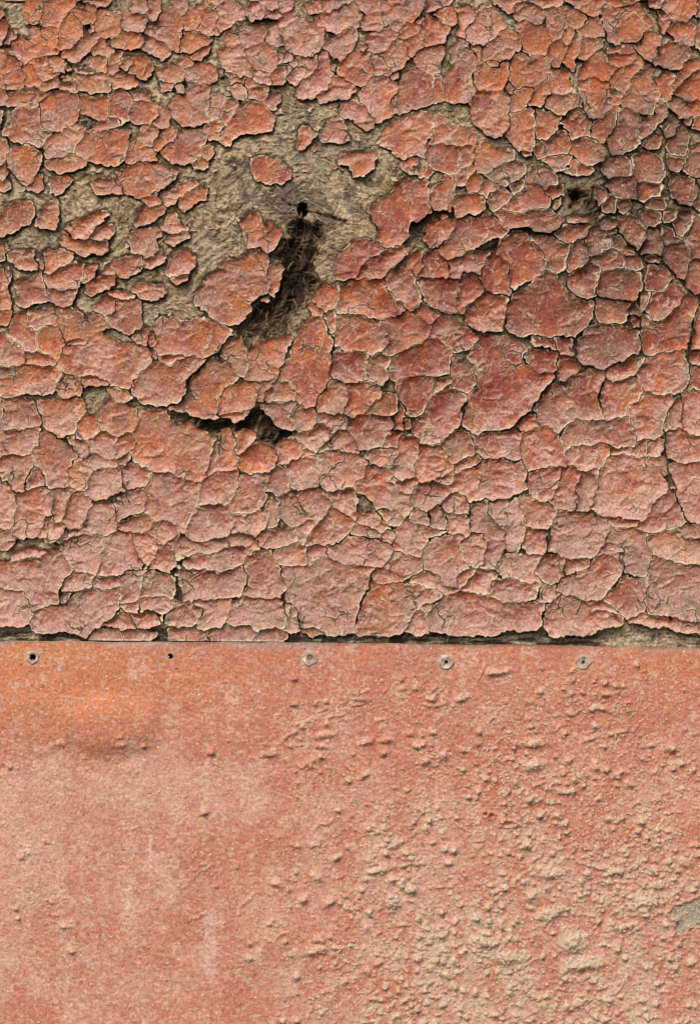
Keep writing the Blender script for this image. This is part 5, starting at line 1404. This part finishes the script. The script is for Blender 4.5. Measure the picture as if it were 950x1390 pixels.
add('sheet_panel', make_mesh('sheet_panel', co - org, qa, ca_, np.concatenate([np.clip(rough, 0, 1).ravel(), np.zeros(2 * m)]), smf), M_SHEET, sheet, org)
# plain lower run of the sheet, down to the ground below the picture
c8, q8, k8 = box_mesh('sheet_foot', -MG, W + MG, YB - 2.0, ZB, -0.2, LEVEL - 1.0, (0.50, 0.22, 0.16))
org = c8.mean(0)
add('sheet_foot', make_mesh('sheet_foot', c8 - org, q8, k8, None, np.zeros(6, bool)), M_SHEET, sheet, org)

# ------------------------------------------------------------------ rivets: dished grey washers with a hollow shank
r6 = np.random.default_rng(15)
def rivet(px, py, R_, r_, kind, label):
    nseg = 40
    a = np.arange(nseg) / nseg * 2 * np.pi
    if kind == 'hollow':
        prof = [(1.0, -0.6), (1.0, 0.6), (0.93, 1.7), (0.80, 2.2), (0.66, 1.7), (0.52, 0.9), (0.47, 0.2), (0.45, -6), (0.43, -24)]
    elif kind == 'worn':
        prof = [(1.0, -0.6), (0.98, 0.7), (0.88, 1.5), (0.76, 0.7), (0.66, 1.5), (0.54, 2.1), (0.44, 1.2), (0.36, 0.5), (0.22, 0.2), (0.02, 0.5)]
    else:
        prof = [(1.0, -0.6), (0.99, 0.7), (0.92, 1.7), (0.80, 2.2), (0.66, 1.5), (0.52, 0.7), (0.36, 0.3), (0.24, -0.3), (0.19, -3.2), (0.17, -24)]
    ir = np.array([p[0] for p in prof]); ih = np.array([p[1] for p in prof])
    ph = r6.uniform(0, 6)
    wav = 1 + 0.04 * np.sin(6 * a + ph) + 0.035 * np.sin(3 * a + 2 * ph) + 0.02 * r6.normal(size=nseg)
    rr = R_ * ir[:, None] * (1 + (wav - 1)[None, :] * (0.4 + 0.9 * ir[:, None]))
    xx = px + rr * np.cos(a)[None, :] ; yy = py + rr * np.sin(a)[None, :]
    hh = LEVEL + 0.5 + ih[:, None] + 0.35 * np.sin(2 * a + ph)[None, :] + 0.3 * r6.normal(size=rr.shape) * (ih[:, None] > -1)
    nz = fbm(xx, yy, 5, 97, 2)
    c = np.broadcast_to(np.array([0.46, 0.41, 0.33]), rr.shape + (3,)) * 1.0
    c = mixc(c, np.array([0.66, 0.60, 0.50]), sstep(-0.1, 0.5, nz))
    c = mixc(c, np.array([0.30, 0.22, 0.14]), 0.8 * sstep(0.05, 0.5, -nz))
    c = mixc(c, np.array([0.46, 0.22, 0.15]), 0.75 * sstep(-0.15, 0.35, fbm(xx, yy, 6, 971, 2)) * np.broadcast_to((ih > -1)[:, None], rr.shape))
    if kind == 'worn': c = mixc(c, np.array([0.26, 0.16, 0.06]), np.broadcast_to((ir < 0.47)[:, None] * 0.8, rr.shape))
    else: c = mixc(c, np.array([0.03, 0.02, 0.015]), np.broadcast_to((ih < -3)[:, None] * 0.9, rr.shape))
    npr = len(prof)
    q = []
    for i in range(npr - 1):
        for j in range(nseg):
            j2 = (j + 1) % nseg
            q.append((i * nseg + j, (i + 1) * nseg + j, (i + 1) * nseg + j2, i * nseg + j2))
    co = to_world(xx.ravel(), yy.ravel(), hh.ravel()); cc = c.reshape(-1, 3)
    tris = None
    if kind != 'worn':                      # dark blind end of the hollow shank
        cen = to_world(np.array([px]), np.array([py]), np.array([LEVEL - 24.0]))
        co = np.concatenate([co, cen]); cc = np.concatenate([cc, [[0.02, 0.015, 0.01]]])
        b0 = (npr - 1) * nseg
        tris = [(b0 + j, npr * nseg, b0 + (j + 1) % nseg) for j in range(nseg)]
    co_m = make_mesh('rivet', co - co[:nseg].mean(0), np.array(q)[:, ::-1], cc, None, None, np.array(tris)[:, ::-1] if tris else None)
    o = add('rivet', co_m, M_RIVET, sheet, co[:nseg].mean(0))
    o['label'] = label
for (a_, b_, R_, r_, k_), lab in zip(RV, ['small grey hollow rivet with a wide dark hole', 'worn grey rivet with a brown rusty centre', 'pale rivet with a small dark hole, beside the ridge of blisters', 'pale ring rivet with a small hole']):
    rivet(a_, b_, R_, r_, k_, lab)

# ------------------------------------------------------------------ grit stuck on the sheet
r5 = np.random.default_rng(17)
NG = 15000
P = np.stack([r5.uniform(-40, 990, NG * 6), r5.uniform(880, 1450, NG * 6)], -1)
pj = np.clip(((P[:, 1] - 866) / ST), 0, nrow - 1).astype(int); pi = np.clip(((P[:, 0] - SX0) / ST), 0, len(xt) - 1).astype(int)
keep = r5.random(len(P)) < 0.10 + 0.85 * np.clip(rough[pj, pi], 0, 1) * np.clip(0.25 + 0.3 * rel[pj, pi], 0, 1)
P = P[keep][:NG]; pj = np.clip((P[:, 1] - sheet_top(P[:, 0])) / (YB - sheet_top(P[:, 0])) * nrow, 0, nrow - 1).astype(int); pi = pi[keep][:NG]
hb = hs[pj, pi]
oct_v = np.array([(1, 0, 0), (-1, 0, 0), (0, 1, 0), (0, -1, 0), (0, 0, 1), (0, 0, -1)], float)
oct_f = np.array([(0, 2, 4), (2, 1, 4), (1, 3, 4), (3, 0, 4), (2, 0, 5), (1, 2, 5), (3, 1, 5), (0, 3, 5)])
n = len(P); sz = 0.50 + 1.25 * r5.random(n) ** 2.5
V = oct_v[None] * r5.uniform(0.6, 1.3, (n, 6, 1)) * sz[:, None, None]
th = r5.uniform(0, 6.28, n); cth, sth = np.cos(th)[:, None], np.sin(th)[:, None]
vx = V[:, :, 0] * cth - V[:, :, 1] * sth; vy = V[:, :, 0] * sth + V[:, :, 1] * cth
co = to_world((P[:, 0][:, None] + vx).ravel(), (P[:, 1][:, None] + vy).ravel(), (hb[:, None] + V[:, :, 2] + 0.1).ravel())
t = r5.random(n)[:, None]; pal = np.where(t < 0.55, [0.66, 0.53, 0.38], np.where(t < 0.8, [0.78, 0.68, 0.54], [0.42, 0.17, 0.10])) * r5.uniform(0.75, 1.1, (n, 1))
T = (oct_f[None] + 6 * np.arange(n)[:, None, None]).reshape(-1, 3)
org = co.mean(0)
ob = add('grit', make_mesh('grit', co - org, None, np.repeat(pal, 6, 0), None, np.zeros(len(T), bool), T), M_GRIT, sheet, org)
ob['kind'] = 'stuff'
ob['label'] = 'pale grains of grit stuck to the blistered paint'
